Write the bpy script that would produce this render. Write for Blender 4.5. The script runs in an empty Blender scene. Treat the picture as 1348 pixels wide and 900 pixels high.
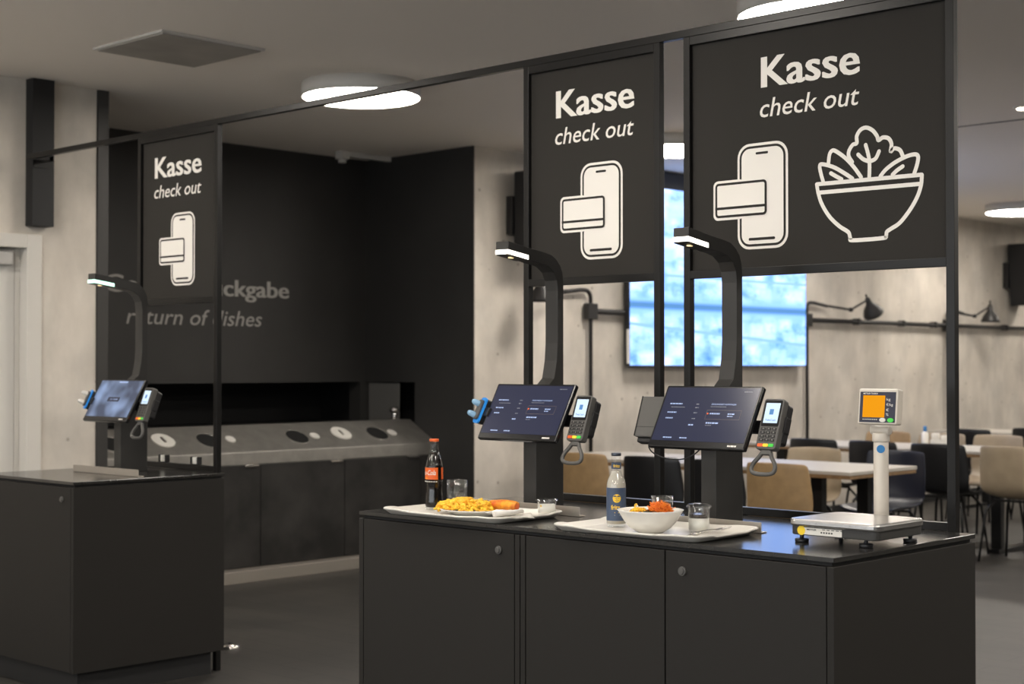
import bpy, bmesh, math, random
from mathutils import Matrix, Vector
R = math.radians
random.seed(7)
scene = bpy.context.scene
COL = scene.collection

# ------------------------------------------------------------------ camera, world, exposure
cam_d = bpy.data.cameras.new('camera'); cam = bpy.data.objects.new('camera', cam_d); COL.objects.link(cam)
cam.location = (2.054, -3.334, 1.382)
cam.rotation_euler = (R(90.9), 0, R(133.53 - 90))
cam_d.sensor_width = 36; cam_d.lens = 2006 / 1348 * 36
cam_d.clip_start = .05; cam_d.clip_end = 100
cam_d.dof.use_dof = True; cam_d.dof.focus_distance = 4.45; cam_d.dof.aperture_fstop = 4.5
scene.camera = cam
W = bpy.data.worlds.new('world'); scene.world = W; W.use_nodes = True
W.node_tree.nodes['Background'].inputs[0].default_value = (.05, .055, .06, 1)
W.node_tree.nodes['Background'].inputs[1].default_value = .3
vs = scene.view_settings
vs.view_transform = 'Standard'; vs.look = 'None'; vs.gamma = 1; vs.use_curve_mapping = False
vs.exposure = 0.0
LAMP = 35.0
FILL = 3.2
LAMP_COL = (1, .925, .83, 1)

# ------------------------------------------------------------------ materials
def mat(name, col, rough=.5, metal=0, noise=0, nscale=8, bump=0, bscale=60, emit=None, es=1, trans=0, ior=1.45, spec=.5, col2=None, coat=0):
    m = bpy.data.materials.new(name); m.use_nodes = True
    nt = m.node_tree; b = nt.nodes['Principled BSDF']
    b.inputs['Base Color'].default_value = (*col, 1)
    b.inputs['Roughness'].default_value = rough; b.inputs['Metallic'].default_value = metal
    b.inputs['IOR'].default_value = ior
    b.inputs['Specular IOR Level'].default_value = spec
    if coat: b.inputs['Coat Weight'].default_value = coat; b.inputs['Coat Roughness'].default_value = .1
    if trans: b.inputs['Transmission Weight'].default_value = trans
    if emit:
        b.inputs['Emission Color'].default_value = (*emit, 1); b.inputs['Emission Strength'].default_value = es
    if noise or col2:
        tc = nt.nodes.new('ShaderNodeTexCoord'); n = nt.nodes.new('ShaderNodeTexNoise')
        n.inputs['Scale'].default_value = nscale; n.inputs['Detail'].default_value = 5
        nt.links.new(tc.outputs['Object'], n.inputs['Vector'])
        mx = nt.nodes.new('ShaderNodeMix'); mx.data_type = 'RGBA'
        c2 = col2 if col2 else tuple(c * (1 - noise) for c in col)
        mx.inputs[6].default_value = (*col, 1); mx.inputs[7].default_value = (*c2, 1)
        rp = nt.nodes.new('ShaderNodeValToRGB'); rp.color_ramp.elements[0].position = .35; rp.color_ramp.elements[1].position = .65
        nt.links.new(n.outputs['Fac'], rp.inputs[0]); nt.links.new(rp.outputs[0], mx.inputs[0])
        nt.links.new(mx.outputs[2], b.inputs['Base Color'])
    if bump:
        tc = nt.nodes.new('ShaderNodeTexCoord'); n = nt.nodes.new('ShaderNodeTexNoise')
        n.inputs['Scale'].default_value = bscale; n.inputs['Detail'].default_value = 3
        nt.links.new(tc.outputs['Object'], n.inputs['Vector'])
        bp = nt.nodes.new('ShaderNodeBump'); bp.inputs['Strength'].default_value = bump; bp.inputs['Distance'].default_value = .004
        nt.links.new(n.outputs['Fac'], bp.inputs['Height']); nt.links.new(bp.outputs[0], b.inputs['Normal'])
    return m

def concrete():
    m = bpy.data.materials.new('board_concrete'); m.use_nodes = True
    nt = m.node_tree; L = nt.links.new; b = nt.nodes['Principled BSDF']; b.inputs['Roughness'].default_value = .75
    tc = nt.nodes.new('ShaderNodeTexCoord')
    mp = nt.nodes.new('ShaderNodeMapping'); mp.inputs['Scale'].default_value = (1, 1.25, .6); L(tc.outputs['Object'], mp.inputs[0])
    n1 = nt.nodes.new('ShaderNodeTexNoise'); n1.inputs['Scale'].default_value = 1.6; n1.inputs['Detail'].default_value = 8; n1.inputs['Roughness'].default_value = .62; L(mp.outputs[0], n1.inputs[0])
    r1 = nt.nodes.new('ShaderNodeValToRGB')
    e = r1.color_ramp.elements; e[0].position = .3; e[0].color = (.48, .435, .375, 1); e[1].position = .7; e[1].color = (.72, .665, .59, 1)
    L(n1.outputs['Fac'], r1.inputs[0])
    n2 = nt.nodes.new('ShaderNodeTexNoise'); n2.inputs['Scale'].default_value = 3; n2.inputs['Detail'].default_value = 6; L(tc.outputs['Object'], n2.inputs[0])
    r2 = nt.nodes.new('ShaderNodeValToRGB'); r2.color_ramp.elements[0].position = .35; r2.color_ramp.elements[0].color = (.84, .85, .86, 1); r2.color_ramp.elements[1].position = .6; r2.color_ramp.elements[1].color = (1, 1, 1, 1)
    L(n2.outputs['Fac'], r2.inputs[0])
    m1 = nt.nodes.new('ShaderNodeMix'); m1.data_type = 'RGBA'; m1.blend_type = 'MULTIPLY'; m1.inputs[0].default_value = 1
    L(r1.outputs[0], m1.inputs[6]); L(r2.outputs[0], m1.inputs[7])
    v = nt.nodes.new('ShaderNodeTexVoronoi'); v.inputs['Scale'].default_value = 7; L(tc.outputs['Object'], v.inputs[0])
    r3 = nt.nodes.new('ShaderNodeValToRGB'); r3.color_ramp.elements[0].position = .04; r3.color_ramp.elements[0].color = (.35, .31, .27, 1); r3.color_ramp.elements[1].position = .11; r3.color_ramp.elements[1].color = (1, 1, 1, 1)
    L(v.outputs['Distance'], r3.inputs[0])
    m2 = nt.nodes.new('ShaderNodeMix'); m2.data_type = 'RGBA'; m2.blend_type = 'MULTIPLY'; m2.inputs[0].default_value = .7
    L(m1.outputs[2], m2.inputs[6]); L(r3.outputs[0], m2.inputs[7]); L(m2.outputs[2], b.inputs['Base Color'])
    bp = nt.nodes.new('ShaderNodeBump'); bp.inputs['Strength'].default_value = .06; bp.inputs['Distance'].default_value = .01
    L(n1.outputs['Fac'], bp.inputs['Height']); L(bp.outputs[0], b.inputs['Normal'])
    return m

def floor_mat():
    m = bpy.data.materials.new('dark_floor_tiles'); m.use_nodes = True
    nt = m.node_tree; L = nt.links.new; b = nt.nodes['Principled BSDF']
    tc = nt.nodes.new('ShaderNodeTexCoord')
    br = nt.nodes.new('ShaderNodeTexBrick'); br.inputs['Scale'].default_value = 1; br.inputs['Mortar Size'].default_value = .004
    br.inputs['Brick Width'].default_value = .6; br.inputs['Row Height'].default_value = .15; br.inputs['Bias'].default_value = 0
    br.inputs['Color1'].default_value = (.044, .041, .037, 1); br.inputs['Color2'].default_value = (.036, .034, .031, 1); br.inputs['Mortar'].default_value = (.018, .017, .015, 1)
    L(tc.outputs['Object'], br.inputs[0])
    n = nt.nodes.new('ShaderNodeTexNoise'); n.inputs['Scale'].default_value = 2.5; n.inputs['Detail'].default_value = 6; L(tc.outputs['Object'], n.inputs[0])
    r = nt.nodes.new('ShaderNodeValToRGB'); r.color_ramp.elements[0].position = .3; r.color_ramp.elements[0].color = (.75, .75, .75, 1); r.color_ramp.elements[1].position = .7; r.color_ramp.elements[1].color = (1.15, 1.13, 1.1, 1)
    L(n.outputs['Fac'], r.inputs[0])
    m1 = nt.nodes.new('ShaderNodeMix'); m1.data_type = 'RGBA'; m1.blend_type = 'MULTIPLY'; m1.inputs[0].default_value = 1
    L(br.outputs[0], m1.inputs[6]); L(r.outputs[0], m1.inputs[7]); L(m1.outputs[2], b.inputs['Base Color'])
    b.inputs['Roughness'].default_value = .48
    return m

def tv_mat():
    # blurred lakeside town picture mirrored in water, shown on the big display
    m = bpy.data.materials.new('display_picture'); m.use_nodes = True
    nt = m.node_tree; L = nt.links.new; b = nt.nodes['Principled BSDF']
    b.inputs['Base Color'].default_value = (.01, .01, .01, 1); b.inputs['Roughness'].default_value = .3
    tc = nt.nodes.new('ShaderNodeTexCoord'); sp = nt.nodes.new('ShaderNodeSeparateXYZ'); L(tc.outputs['Object'], sp.inputs[0])
    mp = nt.nodes.new('ShaderNodeMapping'); mp.inputs['Scale'].default_value = (1, 1.4, 2.6); L(tc.outputs['Object'], mp.inputs[0])
    n = nt.nodes.new('ShaderNodeTexNoise'); n.inputs['Scale'].default_value = 2.2; n.inputs['Detail'].default_value = 5; n.inputs['Roughness'].default_value = .6; L(mp.outputs[0], n.inputs[0])
    r = nt.nodes.new('ShaderNodeValToRGB'); cr = r.color_ramp
    cr.elements[0].position = .3; cr.elements[0].color = (.14, .37, .75, 1)
    cr.elements[1].position = .75; cr.elements[1].color = (.92, .97, 1, 1)
    e = cr.elements.new(.42); e.color = (.45, .72, 1, 1); e = cr.elements.new(.5); e.color = (.66, .87, 1, 1)
    L(n.outputs['Fac'], r.inputs[0])
    # boxy houses
    v = nt.nodes.new('ShaderNodeTexVoronoi'); v.distance = 'CHEBYCHEV'; v.inputs['Scale'].default_value = 3.2; L(mp.outputs[0], v.inputs[0])
    rv = nt.nodes.new('ShaderNodeValToRGB'); rv.color_ramp.elements[0].position = .2; rv.color_ramp.elements[0].color = (1.2, 1.12, 1.02, 1); rv.color_ramp.elements[1].position = .6; rv.color_ramp.elements[1].color = (.42, .66, .95, 1)
    L(v.outputs['Distance'], rv.inputs[0])
    m1 = nt.nodes.new('ShaderNodeMix'); m1.data_type = 'RGBA'; m1.blend_type = 'MULTIPLY'; m1.inputs[0].default_value = .75
    L(r.outputs[0], m1.inputs[6]); L(rv.outputs[0], m1.inputs[7])
    # shoreline band: local z -0.42
    def band(z0, w, col, prev, sl=0):
        ad = nt.nodes.new('ShaderNodeMath'); ad.operation = 'MULTIPLY_ADD'; L(sp.outputs[1], ad.inputs[0]); ad.inputs[1].default_value = sl; L(sp.outputs[2], ad.inputs[2])
        s = nt.nodes.new('ShaderNodeMath'); s.operation = 'SUBTRACT'; L(ad.outputs[0], s.inputs[0]); s.inputs[1].default_value = z0
        a = nt.nodes.new('ShaderNodeMath'); a.operation = 'ABSOLUTE'; L(s.outputs[0], a.inputs[0])
        mr = nt.nodes.new('ShaderNodeMapRange'); mr.inputs['From Min'].default_value = w * .5; mr.inputs['From Max'].default_value = w * 1.5; mr.inputs['To Min'].default_value = 1; mr.inputs['To Max'].default_value = 0
        L(a.outputs[0], mr.inputs[0])
        mx = nt.nodes.new('ShaderNodeMix'); mx.data_type = 'RGBA'; L(mr.outputs[0], mx.inputs[0]); L(prev, mx.inputs[6]); mx.inputs[7].default_value = col
        return mx.outputs[2]
    o = band(-.225, .075, (.33, .62, .98, 1), m1.outputs[2])
    o = band(-.225, .028, (.085, .25, .36, 1), o)
    o = band(-.45, .012, (.3, .55, .95, 1), o, .06)
    o = band(.02, .010, (.3, .55, .95, 1), o)
    vm = nt.nodes.new('ShaderNodeVectorMath'); vm.operation = 'MULTIPLY'; vm.inputs[1].default_value = (1, 1.12, 1.75)
    L(o, vm.inputs[0]); L(vm.outputs[0], b.inputs['Emission Color']); b.inputs['Emission Strength'].default_value = 1.15
    return m

def thin_glass(name, base=.07, mult=.8, tint=(.97, .98, .98)):
    m = bpy.data.materials.new(name); m.use_nodes = True; nt = m.node_tree; L = nt.links.new
    nt.nodes.remove(nt.nodes['Principled BSDF'])
    tr = nt.nodes.new('ShaderNodeBsdfTransparent'); tr.inputs[0].default_value = (*tint, 1)
    gl = nt.nodes.new('ShaderNodeBsdfGlossy'); gl.inputs[0].default_value = (.95, .95, .95, 1); gl.inputs['Roughness'].default_value = .06
    lw = nt.nodes.new('ShaderNodeLayerWeight'); lw.inputs[0].default_value = .5
    fr = nt.nodes.new('ShaderNodeMath'); fr.operation = 'POWER'; fr.inputs[1].default_value = 3.5; L(lw.outputs['Facing'], fr.inputs[0])
    ad = nt.nodes.new('ShaderNodeMath'); ad.operation = 'MULTIPLY_ADD'; ad.inputs[1].default_value = mult; ad.inputs[2].default_value = base
    L(fr.outputs[0], ad.inputs[0])
    mx = nt.nodes.new('ShaderNodeMixShader'); L(ad.outputs[0], mx.inputs[0]); L(tr.outputs[0], mx.inputs[1]); L(gl.outputs[0], mx.inputs[2])
    L(mx.outputs[0], nt.nodes['Material Output'].inputs[0])
    return m

def idle_screen():
    m = mat('kiosk_idle_screen', (.01, .01, .012), .16)
    nt = m.node_tree; L = nt.links.new; b = nt.nodes['Principled BSDF']
    tc = nt.nodes.new('ShaderNodeTexCoord'); n = nt.nodes.new('ShaderNodeTexNoise'); n.inputs['Scale'].default_value = 11; n.inputs['Detail'].default_value = 1
    L(tc.outputs['Object'], n.inputs[0]); r = nt.nodes.new('ShaderNodeValToRGB')
    r.color_ramp.elements[0].position = .4; r.color_ramp.elements[0].color = (.045, .065, .12, 1); r.color_ramp.elements[1].position = .72; r.color_ramp.elements[1].color = (.26, .36, .58, 1)
    L(n.outputs['Fac'], r.inputs[0]); L(r.outputs[0], b.inputs['Emission Color']); b.inputs['Emission Strength'].default_value = 1
    return m

M = dict(
    idle=idle_screen(),
    concrete=concrete(), floor=floor_mat(), tv=tv_mat(),
    ceiling=mat('ceiling_paint', (.89, .835, .77), .9, bump=.15, bscale=300),
    blackwall=mat('anthracite_wall_panel', (.036, .0345, .0325), .55, noise=.25, nscale=1.5),
    blackwall2=mat('black_wall_panel_dark', (.012, .012, .0125), .6),
    panel=mat('counter_panel_black', (.0165, .0150, .0132), .6, bump=.12, bscale=500, spec=.3),
    top=mat('worktop_anthracite', (.026, .025, .0235), .17, noise=.25, nscale=30, spec=.8),
    gap=mat('shadow_gap_black', (.006, .006, .006), .7),
    frame=mat('black_steel_tube', (.008, .0076, .0072), .33, spec=.32),
    board=mat('sign_board_anthracite', (.0255, .0232, .0204), .75, bump=.1, bscale=700, spec=.25),
    white=mat('sign_print_white', (.80, .765, .71), .6),
    wallprint=mat('wall_print_grey', (.36, .345, .32), .6),
    kiosk=mat('kiosk_powder_coat', (.027, .026, .0245), .42, bump=.1, bscale=600, spec=.45),
    bezel=mat('bezel_gloss_black', (.008, .008, .009), .22),
    plastic=mat('black_plastic', (.012, .012, .013), .4),
    greyplastic=mat('grey_plastic', (.085, .082, .077), .45),
    keyp=mat('keypad_grey', (.16, .155, .145), .4),
    screen=mat('kiosk_screen', (.01, .01, .012), .16, emit=(.024, .028, .062), es=1),
    screentxt=mat('screen_lettering', (.1, .1, .1), .3, emit=(.30, .42, .72), es=1),
    screendim=mat('screen_dim_lettering', (.05, .05, .05), .3, emit=(.12, .13, .17), es=1),
    screenbox=mat('screen_box_line', (.05, .05, .05), .3, emit=(.13, .085, .07), es=1),
    rscreen=mat('reader_screen', (.1, .1, .1), .3, emit=(.62, .80, .95), es=1.05),
    rblue=mat('reader_icon_blue', (.05, .1, .2), .3, emit=(.03, .16, .38), es=1),
    red=mat('key_red', (.70, .10, .02), .4, emit=(.5, .08, .01), es=.4),
    yellow=mat('key_yellow', (.85, .55, .03), .4, emit=(.7, .4, .02), es=.4),
    green=mat('key_green', (.05, .5, .06), .4, emit=(.03, .4, .03), es=.4),
    barwarm=mat('light_bar_warm', (1, 1, 1), .3, emit=(1, .93, .80), es=4),
    bargreen=mat('light_bar_green', (.6, 1, .8), .3, emit=(.55, 1, .78), es=2.2),
    bardot=mat('sensor_glow', (1, .9, .6), .3, emit=(1, .72, .35), es=1.6),
    blueplastic=mat('blue_plastic', (.02, .20, .55), .3, emit=(.01, .12, .35), es=.7),
    blueclear=mat('pale_blue_plastic', (.35, .60, .85), .2, trans=.3),
    steel=mat('brushed_steel', (.34, .325, .30), .42, metal=.65, noise=.15, nscale=12),
    steelbright=mat('polished_steel', (.60, .58, .55), .22, metal=.95),
    platter=mat('scale_platter_steel', (.52, .51, .50), .24, metal=.9, noise=.1, nscale=30),
    cabwood=mat('dark_cabinet_front', (.036, .034, .032), .65, noise=.55, nscale=3.5, spec=.25),
    plinth=mat('pale_metal_plinth', (.26, .235, .205), .45, metal=.3),
    hole=mat('chute_black', (.005, .005, .005), .8),
    lamp=mat('lamp_diffuser', (1, 1, 1), .5, emit=LAMP_COL[:3], es=LAMP),
    lampside=mat('lamp_drum_white', (.62, .60, .56), .5),
    vent=mat('vent_grey', (.40, .375, .34), .7, noise=.2, nscale=3),
    doorwhite=mat('door_paint', (.60, .575, .53), .5),
    doorleaf=mat('door_leaf_paint', (.62, .60, .56), .45),
    alu=mat('closer_grey', (.42, .41, .39), .4, metal=.3),
    pipe=mat('black_pipe', (.016, .015, .015), .45),
    scalebase=mat('scale_base_dark', (.035, .034, .032), .5),
    pole=mat('scale_pole_beige', (.60, .55, .48), .35),
    scaleface=mat('scale_face_navy', (.016, .018, .040), .4),
    orange=mat('orange_display', (.03, .01, .001), .7, spec=.05, emit=(.90, .345, .006), es=1),
    label=mat('paper_label', (.70, .68, .63), .5),
    ink=mat('ink_black', (.02, .02, .02), .6),
    dotblue=mat('blue_sticker', (.02, .17, .42), .5),
    dotyellow=mat('yellow_sticker', (.85, .60, .03), .5),
    tray=mat('tray_cream', (.66, .63, .575), .35, spec=.4),
    china=mat('white_china', (.76, .74, .69), .22),
    napkin=mat('paper_napkin', (.74, .71, .65), .8),
    glass=thin_glass('clear_glass', .05, .6),
    thinglass=thin_glass('bottle_glass', .03, .5),
    cola=mat('cola_liquid', (.006, .004, .003), .08, spec=.35),
    lemon=mat('cloudy_lemonade', (.46, .425, .36), .25, coat=.6),
    colalabel=mat('cola_label', (.68, .115, .015), .4),
    cap=mat('orange_cap', (.72, .13, .03), .35),
    silvercap=mat('crown_cap_dark', (.06, .07, .09), .3, metal=.6),
    bluelabel=mat('slate_blue_label', (.05, .075, .13), .5),
    yel=mat('label_yellow', (.85, .55, .04), .5),
    pasta=mat('yellow_pasta', (.92, .60, .045), .5, col2=(.85, .40, .02), nscale=45),
    sausage=mat('fried_orange_crust', (.55, .10, .012), .5, col2=(.88, .36, .02), nscale=42),
    carrot=mat('carrot_shreds', (.88, .26, .015), .5, col2=(.72, .12, .01), nscale=90),
    greens=mat('dark_salad_leaf', (.02, .035, .012), .5),
    cream=mat('cream_dessert', (.86, .82, .75), .35),
    coffee=mat('dark_sauce', (.018, .008, .004), .2),
    tabletop=mat('white_tabletop', (.46, .43, .385), .4),
    tableedge=mat('plywood_edge', (.26, .16, .08), .5, noise=.3, nscale=20),
    chairblack=mat('black_shell', (.010, .010, .011), .35),
    chairbrown=mat('oak_brown_shell', (.36, .235, .115), .4, noise=.2, nscale=14),
    chairbeige=mat('beige_shell', (.36, .285, .195), .4, noise=.15, nscale=10),
    chairnavy=mat('navy_shell', (.009, .011, .022), .35),
    chairleg=mat('chair_leg_black', (.012, .012, .012), .35, metal=.3),
    daylight=mat('window_daylight', (.3, .3, .3), .3, emit=(.90, .95, 1), es=FILL),  # glow of the unseen fill panels added behind the camera
    plainwall=mat('plain_wall', (.62, .59, .54), .85),
)

# ------------------------------------------------------------------ mesh helpers
class MB:
    def __init__(s): s.v = []; s.f = []; s.mi = []; s.sm = []; s.mats = []
    def _m(s, m):
        if m is None: return 0
        if m not in s.mats: s.mats.append(m)
        return s.mats.index(m)
    def add(s, vs, fs, T=None, m=None, smooth=False):
        o = len(s.v); i = s._m(m)
        for p in vs:
            p = Vector(p); s.v.append(tuple(T @ p) if T else tuple(p))
        for f in fs: s.f.append([o + k for k in f]); s.mi.append(i); s.sm.append(smooth)
        return s
    def box(s, x0, x1, y0, y1, z0, z1, T=None, m=None):
        return s.add([(x0, y0, z0), (x1, y0, z0), (x1, y1, z0), (x0, y1, z0), (x0, y0, z1), (x1, y0, z1), (x1, y1, z1), (x0, y1, z1)],
                     [(0, 3, 2, 1), (4, 5, 6, 7), (0, 1, 5, 4), (1, 2, 6, 5), (2, 3, 7, 6), (3, 0, 4, 7)], T, m)
    def lathe(s, prof, n=40, T=None, m=None, flute=0, nf=12, closed=False):
        vs = []; fs = []
        for r, z in prof:
            for k in range(n):
                a = 2 * math.pi * k / n; rr = r * (1 + flute * math.cos(nf * a)) if r > 0 else 0
                vs.append((rr * math.cos(a), rr * math.sin(a), z))
        for i in range(len(prof) - 1):
            for k in range(n):
                a = i * n + k; b = i * n + (k + 1) % n
                fs.append((a, b, b + n, a + n))
        return s.add(vs, fs, T, m, True)
    def cyl(s, r, z0, z1, T=None, m=None, n=32, r2=None):
        r2 = r if r2 is None else r2
        vs = [(r * math.cos(2 * math.pi * k / n), r * math.sin(2 * math.pi * k / n), z0) for k in range(n)]
        vs += [(r2 * math.cos(2 * math.pi * k / n), r2 * math.sin(2 * math.pi * k / n), z1) for k in range(n)]
        s.add(vs, [(k, (k + 1) % n, n + (k + 1) % n, n + k) for k in range(n)], T, m, True)
        o = len(s.v) - 2 * n; i = s._m(m)
        s.f.append([o + k for k in range(n)][::-1]); s.mi.append(i); s.sm.append(False)
        s.f.append([o + n + k for k in range(n)]); s.mi.append(i); s.sm.append(False)
        return s
    def prism(s, poly, d0, d1, T=None, m=None, smooth=False):
        # poly in local XY extruded along Z from d0 to d1
        n = len(poly)
        vs = [(x, y, d0) for x, y in poly] + [(x, y, d1) for x, y in poly]
        fs = [tuple(range(n))[::-1], tuple(range(n, 2 * n))]
        s.add(vs, fs, T, m)
        o = len(s.v) - 2 * n; i = s._m(m)
        for k in range(n):
            s.f.append([o + k, o + (k + 1) % n, o + n + (k + 1) % n, o + n + k]); s.mi.append(i); s.sm.append(smooth)
        return s
    def tube(s, pts, r, n=10, m=None, T=None, closed=False, flat=1.0):
        pts = [Vector(p) for p in pts]; N = len(pts); vs = []; fs = []
        up = None
        for i, p in enumerate(pts):
            if closed: t = pts[(i + 1) % N] - pts[i - 1]
            else: t = pts[min(i + 1, N - 1)] - pts[max(i - 1, 0)]
            t.normalize()
            if up is None:
                up = Vector((0, 0, 1)) if abs(t.z) < .9 else Vector((1, 0, 0))
            a = t.cross(up); a.normalize(); b = a.cross(t); b.normalize(); up = b
            rr = r[i] if isinstance(r, (list, tuple)) else r
            for k in range(n):
                th = 2 * math.pi * k / n
                vs.append(tuple(p + a * rr * math.cos(th) * flat + b * rr * math.sin(th)))
        for i in range(N if closed else N - 1):
            j = (i + 1) % N
            for k in range(n):
                fs.append((i * n + k, i * n + (k + 1) % n, j * n + (k + 1) % n, j * n + k))
        s.add(vs, fs, T, m, True)
        if not closed:
            o = len(s.v) - N * n; ii = s._m(m)
            s.f.append([o + k for k in range(n)][::-1]); s.mi.append(ii); s.sm.append(False)
            s.f.append([o + (N - 1) * n + k for k in range(n)]); s.mi.append(ii); s.sm.append(False)
        return s
    def grid(s, rows, T=None, m=None, smooth=True):
        nr = len(rows); nc = len(rows[0]); vs = [p for r in rows for p in r]
        fs = [(i * nc + j, i * nc + j + 1, (i + 1) * nc + j + 1, (i + 1) * nc + j) for i in range(nr - 1) for j in range(nc - 1)]
        return s.add(vs, fs, T, m, smooth)
    def build(s, name, m=None, parent=None, bevel=0, seg=2, solid=0, sub=0, loc=None, wn=False):
        me = bpy.data.meshes.new(name); me.from_pydata(s.v, [], s.f)
        ms = s.mats if s.mats else [m]
        if s.mats and m and any(x is None for x in s.mats): ms = [x or m for x in s.mats]
        for x in ms: me.materials.append(x)
        me.polygons.foreach_set('material_index', s.mi); me.polygons.foreach_set('use_smooth', s.sm)
        me.update()
        bm = bmesh.new(); bm.from_mesh(me); bmesh.ops.recalc_face_normals(bm, faces=bm.faces[:]); bm.to_mesh(me); bm.free()
        o = bpy.data.objects.new(name, me); COL.objects.link(o)
        if parent: o.parent = parent
        if loc: o.location = loc
        if solid:
            k = o.modifiers.new('s', 'SOLIDIFY'); k.thickness = solid; k.offset = 0
        if sub:
            k = o.modifiers.new('u', 'SUBSURF'); k.levels = sub; k.render_levels = sub
        if bevel:
            k = o.modifiers.new('b', 'BEVEL'); k.width = bevel; k.segments = seg; k.limit_method = 'ANGLE'; k.angle_limit = R(40)
        return o

def T3(x=0, y=0, z=0): return Matrix.Translation((x, y, z))
def RX(a): return Matrix.Rotation(a, 4, 'X')
def RY(a): return Matrix.Rotation(a, 4, 'Y')
def RZ(a): return Matrix.Rotation(a, 4, 'Z')
FRONT = RX(R(90))          # local XY plane -> world XZ plane, local +Z -> world -Y (faces the front)

def tag(o, label=None, cat=None, group=None, kind=None):
    if label: o['label'] = label
    if cat: o['category'] = cat
    if group: o['group'] = group
    if kind: o['kind'] = kind
    return o
def thing(name, label, cat, loc=(0, 0, 0), rz=0, group=None):
    o = bpy.data.objects.new(name, None); COL.objects.link(o); o.empty_display_size = .1
    o.location = loc; o.rotation_euler = (0, 0, rz)
    return tag(o, label, cat, group)
def struct(name, mb, m=None, bevel=0):
    return tag(mb.build(name, m, bevel=bevel), kind='structure')
def dup(root, loc, rz=None, label=None, group=None, swap=None):
    def cp(o, par):
        c = o.copy()
        if swap and o.type == 'MESH' and any(x in swap for x in o.data.materials):
            c.data = o.data.copy()
            for i, x in enumerate(c.data.materials):
                if x in swap: c.data.materials[i] = swap[x]
        COL.objects.link(c)
        if par: c.parent = par
        for ch in o.children: cp(ch, c)
        return c
    r = cp(root, None); r.location = loc
    if rz is not None: r.rotation_euler = (0, 0, rz)
    if label: r['label'] = label
    if group: r['group'] = group
    return r

def text_geo(body, bold=0, shear=0, res=3, space=1):
    c = bpy.data.curves.new('t', 'FONT'); c.body = body; c.size = 1; c.offset = bold; c.shear = shear; c.resolution_u = res; c.space_character = space
    o = bpy.data.objects.new('t', c); COL.objects.link(o)
    bpy.context.view_layer.update()
    me = bpy.data.meshes.new_from_object(o.evaluated_get(bpy.context.evaluated_depsgraph_get()))
    vs = [tuple(v.co) for v in me.vertices]; fs = [tuple(p.vertices) for p in me.polygons]
    bpy.data.objects.remove(o); bpy.data.curves.remove(c); bpy.data.meshes.remove(me)
    return vs, fs
_cap = {}
def put_text(mb, body, x0, x1, z, cap, T, m=None, bold=0, shear=0, d=.0006, space=1, cyl=None, smear=0):
    """lettering from x0 to x1, baseline z, cap height cap, laid in T's local XY plane"""
    vs, fs = text_geo(body, bold, shear, space=space)
    k = text_geo('K', bold)[0]; ky = max(v[1] for v in k) - min(v[1] for v in k); by = min(v[1] for v in k)
    mn = min(v[0] for v in vs); mx = max(v[0] for v in vs)
    sx = (x1 - x0) / (mx - mn); sy = cap / ky
    if smear:
        sx = (x1 - x0 - 2 * smear) / (mx - mn)
        for i, o_ in enumerate((-1, -.5, 0, .5, 1)):
            mb.add([(x0 + smear * (1 + o_) + (v[0] - mn) * sx, z + (v[1] - by) * sy, d + i * .00008) for v in vs], fs, T, m)
        return
    out = [(x0 + (v[0] - mn) * sx, z + (v[1] - by) * sy, d) for v in vs]
    if cyl:
        out = [(cyl * math.sin(x / cyl), -cyl * math.cos(x / cyl), y) for x, y, _ in out]
    mb.add(out, fs, T, m)

def rrect(x0, x1, y0, y1, r, n=6):
    p = []
    for cx, cy, a0 in ((x1 - r, y0 + r, -90), (x1 - r, y1 - r, 0), (x0 + r, y1 - r, 90), (x0 + r, y0 + r, 180)):
        for k in range(n + 1):
            a = R(a0 + 90 * k / n); p.append((cx + r * math.cos(a), cy + r * math.sin(a)))
    return p
def flat(mb, poly, d, T, m):
    mb.add([(x, y, d) for x, y in poly], [tuple(range(len(poly)))], T, m)
def catmull(P, n=6):
    out = []
    for i in range(len(P) - 1):
        p0 = P[max(i - 1, 0)]; p1 = P[i]; p2 = P[i + 1]; p3 = P[min(i + 2, len(P) - 1)]
        for k in range(n):
            t = k / n
            out.append(tuple(.5 * (2 * b + (c - a) * t + (2 * a - 5 * b + 4 * c - d) * t * t + (3 * b - a - 3 * c + d) * t ** 3) for a, b, c, d in zip(p0, p1, p2, p3)))
    out.append(tuple(P[-1])); return out
def stroke(mb, pts, w, d, T, m):
    pts = [Vector(p) for p in pts]; vs = []; h = w / 2
    for i, p in enumerate(pts):
        t = pts[min(i + 1, len(pts) - 1)] - pts[max(i - 1, 0)]; t.normalize(); nn = Vector((-t.y, t.x))
        a = p + nn * h; b = p - nn * h
        vs += [(a.x, a.y, d), (b.x, b.y, d)]
    mb.add(vs, [(2 * i, 2 * i + 1, 2 * i + 3, 2 * i + 2) for i in range(len(pts) - 1)], T, m)
    for e in (pts[0], pts[-1]):
        flat(mb, [(e.x + h * math.cos(2 * math.pi * k / 12), e.y + h * math.sin(2 * math.pi * k / 12)) for k in range(12)], d + .00005, T, m)

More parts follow.
